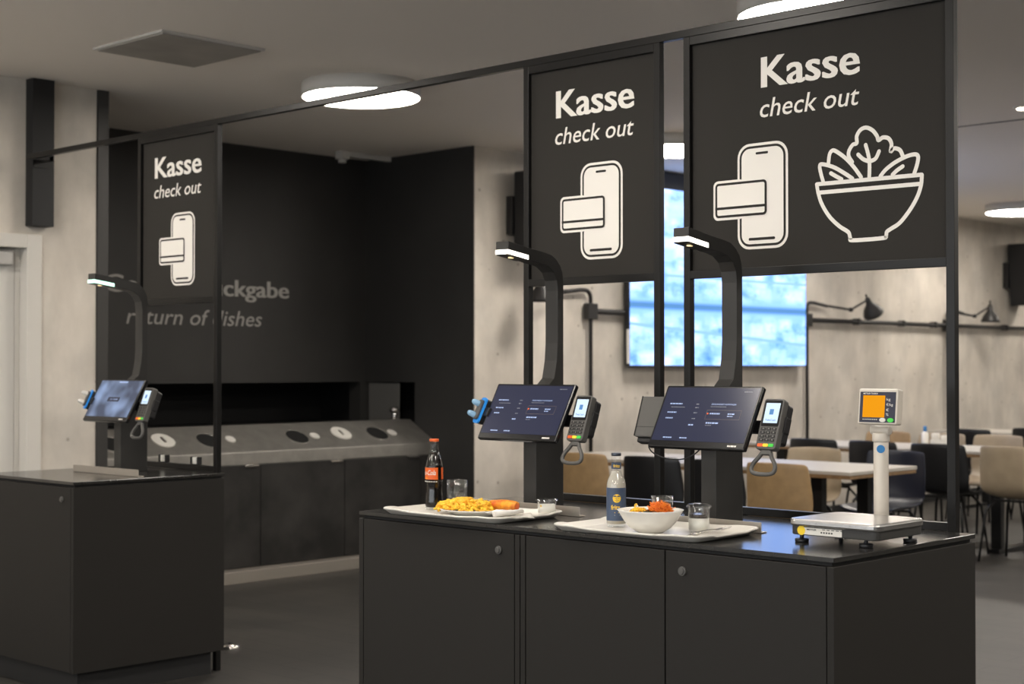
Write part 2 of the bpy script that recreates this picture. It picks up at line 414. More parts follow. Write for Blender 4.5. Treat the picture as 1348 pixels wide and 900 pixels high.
# ------------------------------------------------------------------ the room
XW = -5.6; CZ = 2.95
struct('floor', MB().box(-8.2, 7, -8, 17, -.1, 0), M['floor'])
struct('ceiling', MB().box(-8.2, 7, -8, 17, CZ, CZ + .1), M['ceiling'])
wl = MB()
wl.box(XW - .25, XW, -8, -.06, 0, CZ).box(XW - .25, XW, -.06, .91, 2.07, CZ).box(XW - .25, XW, .91, 1.30, 0, CZ)
struct('wall_left', wl, M['concrete'])
struct('wall_back', MB().box(XW - .25, XW, 4.334, 17, 0, CZ), M['concrete'])
struct('wall_right', MB().box(7, 7.2, -8, 17, 0, CZ), M['blackwall'])
wf = MB().box(-6.0, 7, -8.2, -8, 0, .35).box(-6.0, 7, -8.2, -8, 2.75, CZ)
for x in (-6, -2.7, .5, 3.7, 6.85): wf.box(x, x + .15, -8.2, -8, .35, 2.75)
struct('wall_front', wf, M['plainwall'])
for i, x in enumerate((-5.85, -2.55, .65, 3.85)):  # unseen glowing panels framed like windows, added to brighten ceiling and counter fronts
    w_ = (3.15 if i < 3 else 3.0); w_ = min(w_, {0: 3.15, 1: 3.05, 2: 3.05, 3: 3.0}[i])
    fp_ = struct('window_%d' % (i + 1), MB().box(x, x + w_, -8.12, -8.04, .35, .41).box(x, x + w_, -8.12, -8.04, 2.69, 2.75).box(x, x + .06, -8.12, -8.04, .41, 2.69).box(x + w_ - .06, x + w_, -8.12, -8.04, .41, 2.69).box(x + w_ / 2 - .03, x + w_ / 2 + .03, -8.12, -8.04, .41, 2.69), M['blackwall2'])
    MB().box(x + .06, x + w_ - .06, -8.09, -8.07, .41, 2.69).build('pane', M['daylight'], fp_)
struct('wall_far', MB().box(-5.85, 7, 17, 17.2, 0, CZ), M['plainwall'])
# alcove of the dish return: anthracite panels with a long slot
aw = MB()
aw.box(-6.9, -6.77, 1.05, 4.45, 1.262, CZ).box(-6.9, -6.77, 1.05, 4.45, 0, .955)
aw.box(-6.9, -6.77, 4.28, 4.45, .955, 1.262)
struct('wall_alcove_rear', aw, M['blackwall'])
struct('wall_alcove_slot', MB().box(-7.5, -7.45, 1.05, 4.45, .9, 1.3).box(-7.45, -6.9, 1.05, 4.45, .9, .955).box(-7.45, -6.9, 1.05, 4.45, 1.262, 1.3).box(-7.5, -6.77, 4.45, 4.65, .9, 1.3).box(-7.5, -6.9, 1.0, 1.05, .9, 1.3), M['blackwall2'])
ar = MB()
ar.box(-6.77, XW - .25, 4.33, 4.45, 1.262, CZ).box(-6.77, XW - .25, 4.33, 4.45, 0, .955).box(-6.217, XW - .25, 4.33, 4.45, .955, 1.262).box(XW - .25, XW + .001, 4.326, 4.334, 0, CZ)
struct('wall_alcove_right', ar, M['blackwall'])
struct('wall_alcove_niche', MB().box(-6.77, -6.1, 4.62, 4.65, .9, 1.3).box(-6.77, -6.1, 4.45, 4.62, .9, .955).box(-6.77, -6.1, 4.45, 4.62, 1.262, 1.3).box(-6.217, -6.1, 4.45, 4.62, .955, 1.262), M['blackwall2'])
struct('wall_alcove_left', MB().box(-6.9, XW - .25, 1.05, 1.30, 0, CZ), M['blackwall'])
struct('trim_1', MB().box(XW - .25, XW + .012, 1.302, 1.372, 0, CZ - .001), M['blackwall'], bevel=.002)
struct('trim_2', MB().box(XW, XW + .075, .862, .993, 2.145, CZ - .001), M['blackwall2'], bevel=.002)
struct('trim_3', MB().box(-2.85, 6.9, 5.9, 5.912, CZ - .004, CZ + .01), M['gap'])
struct('baseboard_back', MB().box(XW, XW + .015, 4.6, 17, 0, .08), M['blackwall2'], bevel=.002)
# wall lettering on the alcove rear
wt = MB(); TX = Matrix(((0, 0, 1, -6.77), (1, 0, 0, 0), (0, 1, 0, 0), (0, 0, 0, 1)))
put_text(wt, 'Geschirrrückgabe', 2.070, 3.595, 1.873, .115, TX, M['wallprint'], bold=.004, d=.002, smear=.005)
tag(wt.build('wall_lettering', M['wallprint']), 'upper upright line of large grey lettering on the dark alcove wall', 'lettering')
wt = MB()
put_text(wt, 'return of dishes', 2.235, 3.35, 1.664, .105, TX, M['wallprint'], bold=.002, shear=.22, d=.002)
tag(wt.build('wall_lettering', M['wallprint']), 'lower slanted line of large grey lettering on the dark alcove wall', 'lettering')

# ------------------------------------------------------------------ ceiling lamps
def make_lamp():
    t = thing('ceiling_lamp', '', 'lamp', (0, 0, CZ))
    MB().lathe([(.325, -.078), (.33, -.076), (.33, 0), (.30, 0)], 64).build('drum', M['lampside'], t)
    MB().cyl(.318, -.082, -.05, n=64).build('diffuser', M['lamp'], t)
    return t
lamp_spots = [(-4.38, 2.22, 'round white drum lamp on the ceiling by the dark alcove, crossed by the rail'),
              (-1.47, 2.25, 'round white drum lamp on the ceiling just above the widest checkout sign'),
              (-4.38, 5.10, 'round white drum lamp seen through the narrow gap between the two right checkout signs'),
              (-4.55, 10.80, 'round white drum lamp far back on the ceiling right of the frame post'),
              (-4.45, 7.95, 'round white ceiling lamp hidden behind the salad bowl sign')]
for x in (-1.47, 1.46, 4.4):  # unseen lamps added on the same grid for more overhead light
    for y in (-6.4, -3.5, -.65, 2.22, 5.1, 7.95, 10.8, 13.7):
        if (x, y) != (-1.47, 2.22): lamp_spots.append((x, y, 'round white drum lamp on the ceiling outside the picture, added to carry on the lamp grid'))
for y in (-6.4, -3.5, -.65, 13.7): lamp_spots.append((-4.38, y, 'round white drum lamp on the ceiling outside the picture, added to carry on the lamp grid'))
l0 = make_lamp()
for i, (x, y, lb) in enumerate(lamp_spots):
    o = l0 if i == 0 else dup(l0, (x, y, CZ))
    o.location = (x, y, CZ); o['label'] = lb; o['group'] = 'round ceiling lamps'
# small spot lamp, square vent, ceiling track box
t = thing('ceiling_spot', 'tiny round spotlight on the ceiling at the upper right', 'lamp', (-2.04, 5.45, CZ))
MB().cyl(.05, -.012, 0).build('ring', M['lampside'], t)
MB().cyl(.03, -.02, -.005).build('bulb', mat('spot_bulb', (1, 1, 1), .4, emit=(1, .9, .75), es=6), t)
t = thing('ceiling_vent', 'square grey ceiling vent plate with a thin pale edge, upper left', 'vent', (-4.3, .97, CZ))
MB().box(-.30, .30, -.30, .30, -.012, 0).build('edge', M['lampside'], t, bevel=.003)
MB().box(-.285, .285, -.285, .285, -.018, -.010).build('plate', M['vent'], t, bevel=.003)
t = thing('ceiling_sensor', 'small grey sensor box with a short rail on the ceiling by the alcove corner', 'sensor', (-6.5, 3.87, CZ))
MB().box(-.04, .04, -.04, .04, -.06, 0).build('housing', M['lampside'], t, bevel=.008)
MB().cyl(.03, -.085, -.06).build('dome', M['lampside'], t, bevel=.004)
MB().box(-.02, .02, .05, .50, -.035, 0).build('rail', M['lampside'], t, bevel=.004)

# ------------------------------------------------------------------ door at the far left
fr = MB(); y0, y1, zt = -.06, .91, 2.07
fr.box(-.25, .018, y1 - .045, y1 + .075 - .045 + .015, 0, zt + .03).box(-.25, .018, y0 - .03, y0 + .045, 0, zt + .03).box(-.25, .018, y0 + .045, y1 - .045, zt - .045, zt + .03)
fr.box(-.10, -.06, y1 - .075, y1 - .045, 0, zt - .045)
o = fr.build('door_1', M['doorwhite'], loc=(XW, 0, 0), bevel=.004); tag(o, kind='structure')
lf = MB().box(-.11, -.06, y0 + .05, y1 - .078, .005, zt - .05).build('door_leaf', M['doorleaf'], o, bevel=.003)
MB().box(-.06, -.01, .25, .80, 1.93, 2.0).build('door_closer', M['alu'], o, bevel=.006)
MB().box(-.055, -.02, .20, .72, 2.005, 2.025).build('closer_arm', M['alu'], o, bevel=.003)
MB().tube([(-.06, .1, 1.05), (-.01, .1, 1.05), (-.005, .12, 1.05), (-.005, .23, 1.05)], .01).build('door_handle', M['steelbright'], o)

# ------------------------------------------------------------------ dish return counter in the alcove
t = thing('dish_return_counter', 'long stainless dish return counter with round chutes over dark cabinet fronts', 'counter', (-5.98, 0, 0))
ys, ye = 1.375, 4.328
SL = math.atan2(.1615, .28)
tp = MB().prism([(0, .744), (0, .826), (-.28, .9875), (-.36, .9875), (-.36, .94), (-.786, .94), (-.786, .70), (-.05, .70)], ys, ye, T=Matrix(((1, 0, 0, 0), (0, 0, 1, 0), (0, 1, 0, 0), (0, 0, 0, 1))))
top = tp.build('steel_top', M['steel'], t, bevel=.006)
MB().box(-.786, -.362, ys, ye, .9405, .954).build('conveyor_belt', M['hole'], t)
def on_slope(dx, y, h=0): # dx measured from front lip backwards
    return Matrix.Translation((-dx, y, .826 + dx * .1615 / .28 + h)) @ RY(SL)
for y in (1.73, 2.43, 3.15, 3.87):
    c = MB(); c.lathe([(.092, .0005), (.089, .003), (.082, .0025), (.082, .0005)], 36, on_slope(.133, y)); c.build('chute_rim', M['steel'], top)
    MB().cyl(.083, .0004, .0016, on_slope(.133, y)).build('chute_opening', M['hole'], top)
for y in (2.10, 3.55):
    MB().cyl(.078, .0005, .006, on_slope(.15, y)).build('round_lid', M['label'], top, bevel=.002)
    MB().box(-.03, .03, -.008, .008, .006, .012, on_slope(.15, y)).build('lid_grip', M['steel'], top, bevel=.002)
for y in (2.60, 3.30, 4.01):
    MB().cyl(.036, .0005, .008, on_slope(.133, y)).build('push_plate', M['lampside'], top, bevel=.003)
MB().box(-.78, -.02, ys, ye, .078, .70).build('carcass', M['cabwood'], t)
for a, b in ((1.38, 2.034), (2.04, 2.745), (2.751, 3.456), (3.462, 4.167), (4.173, 4.325)):
    d = MB().box(-.02, 0, a, b, .082, .742).build('door', M['cabwood'], t, bevel=.002)
    if a > 1.5 and a < 4:
        MB().box(0, .014, b - .13, b - .02, .728, .742).build('pull', M['steelbright'], d, bevel=.002)
MB().box(-.75, .11, ys, ye, 0, .078).build('plinth', M['plinth'], t, bevel=.004)
t = thing('service_tap', 'small metal fitting at the right end of the dish return counter', 'tap', (-6.305, 4.21, .9885))
MB().cyl(.02, 0, .05).build('base', M['steelbright'], t, bevel=.003)
MB().lathe([(0, .05), (.03, .052), (.04, .07), (.03, .09), (0, .095)], 20).build('knob', M['steelbright'], t)
t = thing('niche_panel', 'grey metal panel standing in the wall niche right of the dish slot', 'panel', (-6.585, 4.352, .9555))
MB().box(-.17, .17, 0, .012, 0, .30).build('sheet', mat('niche_sheet', (.16, .155, .145), .5, metal=.3), t, bevel=.002)
MB().box(-.17, .17, .012, .10, 0, .02).build('foot', M['plastic'], t)

# ------------------------------------------------------------------ checkout counters
def cabinet(label, x0, x1, doors, leftside, rightside, locks):
    t = thing('counter_cabinet', label, 'cabinet', (x0, 0, 0), group='black counter cabinets'); w = x1 - x0
    MB().box(.0, w, .03, .755, .105, .868).build('carcass', M['gap'], t)
    if leftside: MB().box(-.0005, .020, 0, .758, .105, .877).build('side_panel', M['panel'], t, bevel=.0015)
    if rightside: MB().box(w - .020, w + .0005, 0, .758, .105, .877).build('side_panel', M['panel'], t, bevel=.0015)
    for i, (a, b) in enumerate(doors):
        d = MB().box(a - x0, b - x0, 0, .022, .107, .876).build('door', M['panel'], t, bevel=.0015)
        for lx in locks:
            if a < lx < b:
                k = MB(); k.cyl(.0125, 0, .006, T3(lx - x0, 0, .824) @ FRONT).cyl(.008, .006, .010, T3(lx - x0, 0, .824) @ FRONT)
                k.build('cam_lock', M['steelbright'] if 0 else M['greyplastic'], d, bevel=.001)
    MB().box(.04, w - .04 if rightside else w, .045, .715, 0, .105).build('plinth', M['blackwall2'], t, bevel=.001)
    return t
cabinet('black cabinet with one lockable door at the left end of the right counter', -1.815, -1.0805, [(-1.792, -1.105)], True, False, [-1.167])
c2 = cabinet('black double-door cabinet at the right end of the right counter', -1.0795, 0, [(-1.056, -.5355), (-.531, -.0225)], False, True, [-.472])
MB().box(.001, .020, 0, .03, .107, .876).build('divider', M['panel'], c2, bevel=.001)
c1 = [o for o in bpy.data.objects if o.name == 'counter_cabinet'][0]
MB().box(.7135, .733, 0, .03, .107, .876).build('divider', M['panel'], c1, bevel=.001)
cabinet('black cabinet with a small lock under the left checkout station', -4.40, -3.62, [(-4.377, -3.6425)], True, True, [-3.709])
def worktop(label, x0, x1):
    o = MB().box(x0, x1, -.001, .760, .887, .900).build('worktop', M['top'], bevel=.0015)
    tag(o, label, 'worktop')
    b = MB().box(x0 + .012, x1 - .012, .012, .75, .8775, .887).build('shadow_gap', M['gap'], o)
    return o
worktop('long thin dark worktop carrying two trays, two screens and a scale', -1.815, 0)
worktop('short thin dark worktop under the left screen station', -4.40, -3.62)
# tray stops: low metal angle strips
def tray_stop(label, x1, w=.536):
    o = MB().box(-w, 0, 0, .003, 0, .031).box(-w, 0, .003, .03, 0, .003)
    o = o.build('tray_stop', mat('brushed_strip', (.40, .365, .32), .38, metal=.6) if 'strip' not in M else M['strip'], bevel=.001, loc=(x1, .345, .9005))
    if 'strip' not in M: M['strip'] = o.data.materials[0]
    tag(o, label, 'strip', 'metal tray stops')
tray_stop('low brushed metal strip on the left counter', -3.676)
tray_stop('low brushed metal strip behind the tray with the plate of pasta', -1.145)
tray_stop('low brushed metal strip behind the tray with the salad bowl', -.452)
t = thing('floor_stop', 'small shiny metal disc on the floor right behind the left counter', 'door stop', (-4.1, 1.14, 0))
MB().lathe([(.045, 0), (.045, .012), (.03, .022), (0, .024)], 32).build('disc', M['steelbright'], t)
MB().cyl(.01, .02, .03).build('cap', M['plastic'], t)

# ------------------------------------------------------------------ steel frame carrying the signs
YF, YB = .765, .791
t = thing('steel_frame', 'tall thin black steel frame spanning over both counters and holding three signs', 'frame', (0, YF, 0))
D = YB - YF
MB().box(-5.42, -.064, 0, D, 2.485, 2.511).build('top_rail', M['frame'], t, bevel=.0015)
post_x = [(-4.345, -4.319), (-3.717, -3.690), (-1.782, -1.756), (-1.173, -1.147), (-1.046, -1.020), (-.091, -.064)]
for a, b in post_x: MB().box(a, b, 0, D, 0, 2.485).build('post', M['frame'], t, bevel=.0015)
for a, b in ((-4.319, -3.717), (-1.756, -1.173), (-1.020, -.091)):
    MB().box(a, b, 0, D, 2.456, 2.485).build('upper_rail', M['frame'], t, bevel=.0015)
    MB().box(a, b, 0, D, 1.673, 1.700).build('lower_rail', M['frame'], t, bevel=.0015)
    MB().box(a, b, 0, D, .900, .925).build('foot_rail', M['frame'], t, bevel=.0015)
MB().box(-1.147, -1.046, 0, D, .900, .925).build('foot_rail', M['frame'], t, bevel=.0015)
MB().box(-5.42, -5.395, D, .150, 2.487, 2.509).box(-5.525, -5.395, .125, .150, 2.487, 2.509).box(-5.529, -5.523, .10, .22, 2.46, 2.53).build('wall_plate', M['frame'], t, bevel=.001)

# ------------------------------------------------------------------ signs
YS = .781   # front face of the boards
def phone_icon(mb, dx):
    T = T3(dx, YS, 0) @ FRONT; w, k = M['white'], M['board']
    o, g, f = .0006, .0012, .0018
    flat(mb, rrect(-.194 / 2, .194 / 2, 1.760, 2.103, .046), o, T, w)
    flat(mb, rrect(-.194 / 2 + .0085, .194 / 2 - .0085, 1.7685, 2.0945, .039), g, T, k)
    flat(mb, rrect(-.194 / 2 + .0165, .194 / 2 - .0165, 1.7765, 2.0865, .031), f, T, w)
    flat(mb, rrect(-.025, .023, 2.0655, 2.0735, .0039), .0024, T, k)
    flat(mb, rrect(-.053, .049, 1.788, 1.797, .0044), .0024, T, k)
    # bank card lying over the phone
    flat(mb, rrect(-.192, -.07, 1.861, 1.991, .018), .0030, T, w)
    flat(mb, rrect(-.184, .018, 1.869, 1.983, .013), .0036, T, k)
    flat(mb, rrect(-.176, .010, 1.877, 1.975, .006), .0042, T, w)
    flat(mb, [(-.184, 1.8955), (.018, 1.8955), (.018, 1.9040), (-.184, 1.9040)], .0048, T, k)
    # join of the card edge and the phone's rim
BOWL = {
'rimtop':[(-0.537, 1.951), (-0.176, 1.950)],
'bowl':[(-0.537, 1.951), (-0.532, 1.925), (-0.519, 1.888), (-0.491, 1.846), (-0.457, 1.815), (-0.43, 1.798), (-0.422, 1.79), (-0.418, 1.776), (-0.409, 1.768), (-0.306, 1.769), (-0.295, 1.775), (-0.292, 1.787), (-0.279, 1.795), (-0.248, 1.812), (-0.214, 1.849), (-0.19, 1.886), (-0.178, 1.919), (-0.175, 1.949)],
'rim2':[(-0.532, 1.924), (-0.179, 1.923)],
'leaf':[(-0.41, 2.009), (-0.422, 2.028), (-0.421, 2.045), (-0.408, 2.062), (-0.394, 2.066), (-0.394, 2.087), (-0.381, 2.105), (-0.361, 2.11), (-0.339, 2.099), (-0.324, 2.08), (-0.319, 2.067), (-0.304, 2.074), (-0.285, 2.069), (-0.275, 2.051), (-0.278, 2.029), (-0.266, 2.037), (-0.247, 2.03), (-0.237, 2.01)],
'v1':[(-0.351, 1.957), (-0.35, 1.999), (-0.354, 2.026), (-0.363, 2.057)],
'v2':[(-0.389, 2.03), (-0.371, 2.014), (-0.35, 2.005)],
'v3':[(-0.35, 2.005), (-0.329, 2.012), (-0.317, 2.033)],
'lb':[(-0.494, 2.012), (-0.49, 2.039), (-0.482, 2.05), (-0.469, 2.049), (-0.434, 2.024), (-0.404, 1.993), (-0.379, 1.96)],
'lf':[(-0.513, 1.958), (-0.521, 1.983), (-0.525, 2.006), (-0.516, 2.012), (-0.475, 1.999), (-0.434, 1.975), (-0.409, 1.958)],
'ls':[(-0.485, 1.981), (-0.465, 1.969), (-0.447, 1.959)],
'rl':[(-0.312, 1.957), (-0.293, 1.976), (-0.261, 1.995), (-0.223, 2.009), (-0.195, 2.012), (-0.186, 2.003), (-0.19, 1.98), (-0.2, 1.953)],
'rs':[(-0.271, 1.958), (-0.257, 1.969), (-0.237, 1.98)]}
def sign(label, x0, x1, tx, tw, px, bowl=False):
    cx = (x0 + x1) / 2
    t = thing('checkout_sign', label, 'sign', (cx, 0, 0), group='hanging checkout signs')
    MB().box(x0 - cx, x1 - cx, YS, YS + .008, 1.700, 2.456).build('board', M['board'], t)
    T = T3(-cx, YS, 0) @ FRONT
    a = MB(); put_text(a, 'Kasse', tx, tx + tw, 2.280, .098, T, M['white'], bold=.008, smear=.003); a.build('heading', M['white'], t)
    a = MB(); put_text(a, 'check out', tx - .004, tx + tw - .003, 2.184, .060, T, M['white'], bold=.004, shear=.20); a.build('subheading', M['white'], t)
    a = MB(); phone_icon(a, px - cx); a.build('phone_and_card_icon', M['white'], t)
    if bowl:
        a = MB()
        for i, (n, p) in enumerate(BOWL.items()):
            stroke(a, p if n in ('rimtop', 'rim2') else catmull(p), .0125, .0006 + i * .0002, T, M['white'])
        a.build('salad_bowl_icon', M['white'], t)
sign('narrow dark checkout sign with phone icon above the left station', -4.319, -3.717, -4.220, .384, -3.985)
sign('narrow dark checkout sign with phone icon in the middle, left of the wide sign', -1.756, -1.173, -1.634, .365, -1.419)
sign('wide dark checkout sign with phone and salad bowl icons', -1.020, -.091, -.745, .363, -.740, True)

# ------------------------------------------------------------------ self checkout kiosks
def kiosk(kind, label, xk):
    t = thing('checkout_kiosk', label, 'self-checkout', (xk, .52, .9), group='self-checkout kiosks')
    hw = .0285
    MB().box(-hw, hw, -.07, .07, 0, .33).build('column', M['kiosk'], t, bevel=.002)
    # curved arm: side profile in (y, z)
    front = [(-.068, .33), (-.052, .365), (-.02, .405), (.022, .44), (.035, .50), (.040, .56), (.040, .74), (.036, .775), (.020, .803), (-.01, .822), (-.045, .829), (-.075, .833), (-.108, .8395)]
    back = [(.07, .33), (.07, .765), (.066, .80), (.055, .825), (.036, .846), (.010, .861), (-.03, .869), (-.09, .877)]
    head = [(-.205, .896), (-.206, .868), (-.108, .8535)]
    prof = front + head[::-1] + back[::-1]
    X = Matrix(((0, 0, 1, 0), (1, 0, 0, 0), (0, 1, 0, 0), (0, 0, 0, 1)))
    arm = MB().prism(prof, -hw, hw, X, smooth=False).build('lamp_arm', M['kiosk'], t, bevel=.0015)
    bar = M['bargreen'] if kind == 0 else M['barwarm']
    MB().prism([(-.207, .868), (-.207, .854), (-.107, .8395), (-.107, .8535)], -hw - .0006, hw + .0006, X).build('light_bar', bar, arm)
    MB().prism([(-.205, .8538), (-.203, .850), (-.109, .8365), (-.107, .8395)], -hw + .001, hw - .001, X).build('bottom_plate', M['plastic'], arm)
    MB().box(-.006, .006, -.17, -.156, .842, .8455).build('sensor_dot', M['bardot'], arm)
    # monitor tilted back
    TM = T3(0, -.09, .328) @ RX(-R(29.5))
    w, h = .18, .107
    MB().box(-w, w, 0, .018, -h, h, TM).box(-w * .8, w * .8, .018, .034, -h * .8, h * .8, TM).box(-.026, .026, .03, .10, -.05, .04, TM).build('monitor', M['bezel'], t, bevel=.004)
    mon = [c for c in t.children if c.name.startswith('monitor')][0]
    sm = M['screen'] if kind else M['idle']
    MB().box(-w + .008, w - .008, -.0008, .002, -h + .022, h - .008, TM).build('screen', sm, mon)
    TF = TM @ T3(0, -.0009, 0) @ FRONT
    tx = MB(); dm = MB(); bxm = MB()
    def bar_(mb, x0, x1, z, hh, m):
        # row of small strokes standing for tiny unreadable words
        x = x0
        while x < x1 - .001:
            l = min(random.uniform(.004, .011), x1 - x)
            flat(mb, [(x, z), (x + l, z), (x + l, z + hh), (x, z + hh)], .0003, TF, m); x += l + .0016
    if kind:
        T_ = M['screentxt']; Dm = M['screendim']
        put_text(tx, 'ZAHLUNGSART AUSWÄHLEN', .012, .103, .040, .0052, TF, T_, bold=.01)
        bar_(dm, .012, .07, .033, .0022, Dm)
        bar_(tx, -.145, -.098, .040, .0042, T_); bar_(dm, -.137, -.085, .029, .0026, Dm)
        bar_(tx, -.145, -.110, .010, .0042, T_); bar_(tx, -.145, -.118, -.010, .0042, T_)
        for zz in (.040, .028, .010, -.010): bar_(dm, -.045, -.032, zz, .0035, Dm)
        bar_(tx, -.05, -.032, -.032, .0045, T_)
        bar_(tx, -.130, -.097, -.077, .004, T_); bar_(tx, -.067, -.040, -.077, .004, T_)
        bar_(tx, .017, .053, .008, .0050, T_); bar_(tx, .083, .108, .008, .0045, T_); bar_(dm, .083, .103, .001, .003, T_)
        bar_(tx, .013, .060, -.024, .0050, T_); bar_(dm, .013, .035, -.031, .0024, Dm)
        bar_(dm, .118, .150, .085, .0030, Dm)
        for (a, b, c, d) in ((.004, .130, .022, .0228), (.004, .130, -.009, -.0082), (.004, .0048, -.009, .022), (.1292, .130, -.009, .022)):
            flat(bxm, [(a, c), (b, c), (b, d), (a, d)], .0003, TF, M['screenbox'])
        flat(bxm, [(.009 + .003 * math.cos(k), .010 + .003 * math.sin(k)) for k in [j * .785 for j in range(8)]], .0005, TF, M['red'])
        bxm.build('option_box', M['screenbox'], mon)
        dm.build('small_print', M['screendim'], mon)
    else:
        flat(dm, rrect(-.05, .045, -.008, .014, .004), .0003, TF, M['scaleface']); bar_(tx, -.03, .03, .0, .006, M['screentxt'])
        for (xa, xb, za, zb) in ((-.02, .05, .088, .094),): flat(tx, [(xa, za), (xb, za), (xb, zb), (xa, zb)], .0004, TF, M['screentxt'])
        dm.build('button', M['scaleface'], mon)
    tx.build('screen_lettering', M['screentxt'], mon)
    lg = MB(); bar_(lg, .118, .150, -h + .008, .0055, M['white']); lg.build('bezel_logo', M['white'], mon)
    # payment terminal on the right of the monitor
    TT = T3(.228, -.078, .312) @ RX(-R(20.5))
    MB().prism(rrect(-.035, .035, -.0785, .0785, .009), 0, -.026, TT @ FRONT @ T3(0, 0, 0)).build('card_reader', M['greyplastic'], t, bevel=.003, seg=3)
    cr = [c for c in t.children if c.name.startswith('card_reader')][0]
    MB().prism(rrect(-.037, .037, -.055, .070, .01), -.026, -.052, TT @ FRONT).box(-.12, -.03, .030, .046, -.02, .02, TT).box(.034, .040, .02, .05, -.02, .03, TT).build('back_cradle', M['plastic'], cr, bevel=.003)
    TS = TT @ FRONT
    MB().prism(rrect(-.030, .030, -.008, .073, .004), 0, .0008, TS).build('display_glass', M['bezel'], cr)
    MB().prism(rrect(-.0245, .0245, .002, .064, .001), .0008, .0014, TS).build('display', M['rscreen'], cr)
    ic = MB(); flat(ic, rrect(-.008, .006, .028, .045, .001), .0018, TS, M['rblue'])
    put_text(ic, 'TeleCash', -.018, .019, .008, .006, TS @ T3(0, 0, .0018), M['rblue'], bold=.01); ic.build('display_icon', M['rblue'], cr)
    ks = MB()
    for r_ in range(4):
        for c_ in range(3):
            cx, cz = -.019 + c_ * .019, -.016 - r_ * .0115
            ks.prism(rrect(cx - .0075, cx + .0075, cz - .004, cz + .004, .002), 0, .002, TS, M['plastic'])
            flat(ks, rrect(cx - .002, cx + .004, cz - .0012, cz + .0022, .0008), .0023, TS, M['keyp'])
    ks.build('keypad', M['plastic'], cr)
    for c_, mm in enumerate(('red', 'yellow', 'green')):
        cx = -.019 + c_ * .019
        MB().prism(rrect(cx - .0085, cx + .0085, -.071, -.062, .002), 0, .0022, TS).build('colour_key', M[mm], cr)
    # ring shaped holder below the terminal
    loop = [(-.012, -.082), (-.022, -.100), (-.036, -.118), (-.041, -.134), (-.036, -.146), (-.02, -.151), (0, -.152), (.02, -.151), (.036, -.146), (.041, -.134), (.036, -.118), (.022, -.100), (.012, -.082)]
    P = catmull([(a, b, -.012) for a, b in loop + [loop[0]]], 3)[:-1]
    MB().tube(P, .0066, 8, T=TS, closed=True, flat=1.0).box(-.014, .014, .006, .02, -.092, -.070, TT).build('holder_loop', M['greyplastic'], t)
    # device on the left side
    if kind in (0, 1):
        TL = T3(-.212, -.085, .325) @ RZ(R(-22)) @ RX(-R(24))
        b_ = MB(); b_.prism(rrect(-.022, .022, -.045, .045, .012), -.018, .004, TL @ FRONT)
        b_.box(-.004, .05, .0, .014, -.016, .016, TL).build('scanner', M['plastic'], t, bevel=.003)
        sc = [c for c in t.children if c.name.startswith('scanner')][0]
        MB().prism(rrect(-.024, .024, -.047, .047, .013), .004, .010, TL @ FRONT).build('scanner_band', M['blueplastic'], sc)
        MB().prism(rrect(-.017, .017, -.036, .036, .010), .010, .020, TL @ FRONT).build('scanner_pad', M['greyplastic'], sc, bevel=.003)
        for zz in (-.022, .020):
            MB().lathe([(.011, 0), (.010, .018), (.006, .026), (0, .027)], 16, TL @ FRONT @ T3(-.006, zz, .02)).build('scanner_prong', M['blueclear'] if kind == 1 else M['lampside'], sc)
    else:
        TL = T3(-.238, -.055, .318) @ RX(-R(20))
        MB().box(-.038, .050, -.012, .028, -.066, .068, TL).build('receipt_printer', M['greyplastic'], t, bevel=.004)
        pr = [c for c in t.children if c.name.startswith('receipt_printer')][0]
        MB().box(-.038, .050, -.0128, -.010, -.034, -.033, TL).build('seam', M['gap'], pr)
        MB().box(-.030, .045, -.004, .024, -.082, -.066, TL).build('printer_foot', M['plastic'], pr, bevel=.004)
        MB().box(-.0395, -.037, -.013, .026, -.064, .068, TL).build('side_rail', M['plastic'], pr)
        cab = catmull([(-.225, -.07, .248), (-.232, -.068, .225), (-.215, -.06, .205), (-.175, -.05, .192), (-.12, -.04, .192), (-.08, -.03, .21), (-.05, -.03, .235)], 6)
        MB().tube(cab, .0022, 8).build('cable', M['plastic'], pr)
    return t
kiosk(0, 'checkout kiosk with green glowing lamp bar on the left counter', -4.01)
kiosk(1, 'checkout kiosk with blue scanner behind the plate of pasta', -1.4575)
kiosk(2, 'checkout kiosk with grey side printer and loose cable behind the salad bowl', -.7145)

# two little rolls in black clips on the left foot rail
for x, y_, z_, lb in ((-4.13, .778, .926, 'small cream roll in a black clip, nearer the left kiosk column'), (-3.87, .778, .926, 'small cream roll in a black clip, nearer the right post of the left frame')):
    t = thing('roll_clip', lb, 'clip', (x, y_, z_), group='cream rolls on the left frame')
    MB().box(-.03, -.022, -.012, .012, 0, .036).box(.022, .03, -.012, .012, 0, .036).box(-.03, .03, -.012, .012, 0, .004).build('clip', M['plastic'], t, bevel=.001)
    MB().cyl(.0165, .004, .034).build('roll', M['label'], t, bevel=.001)

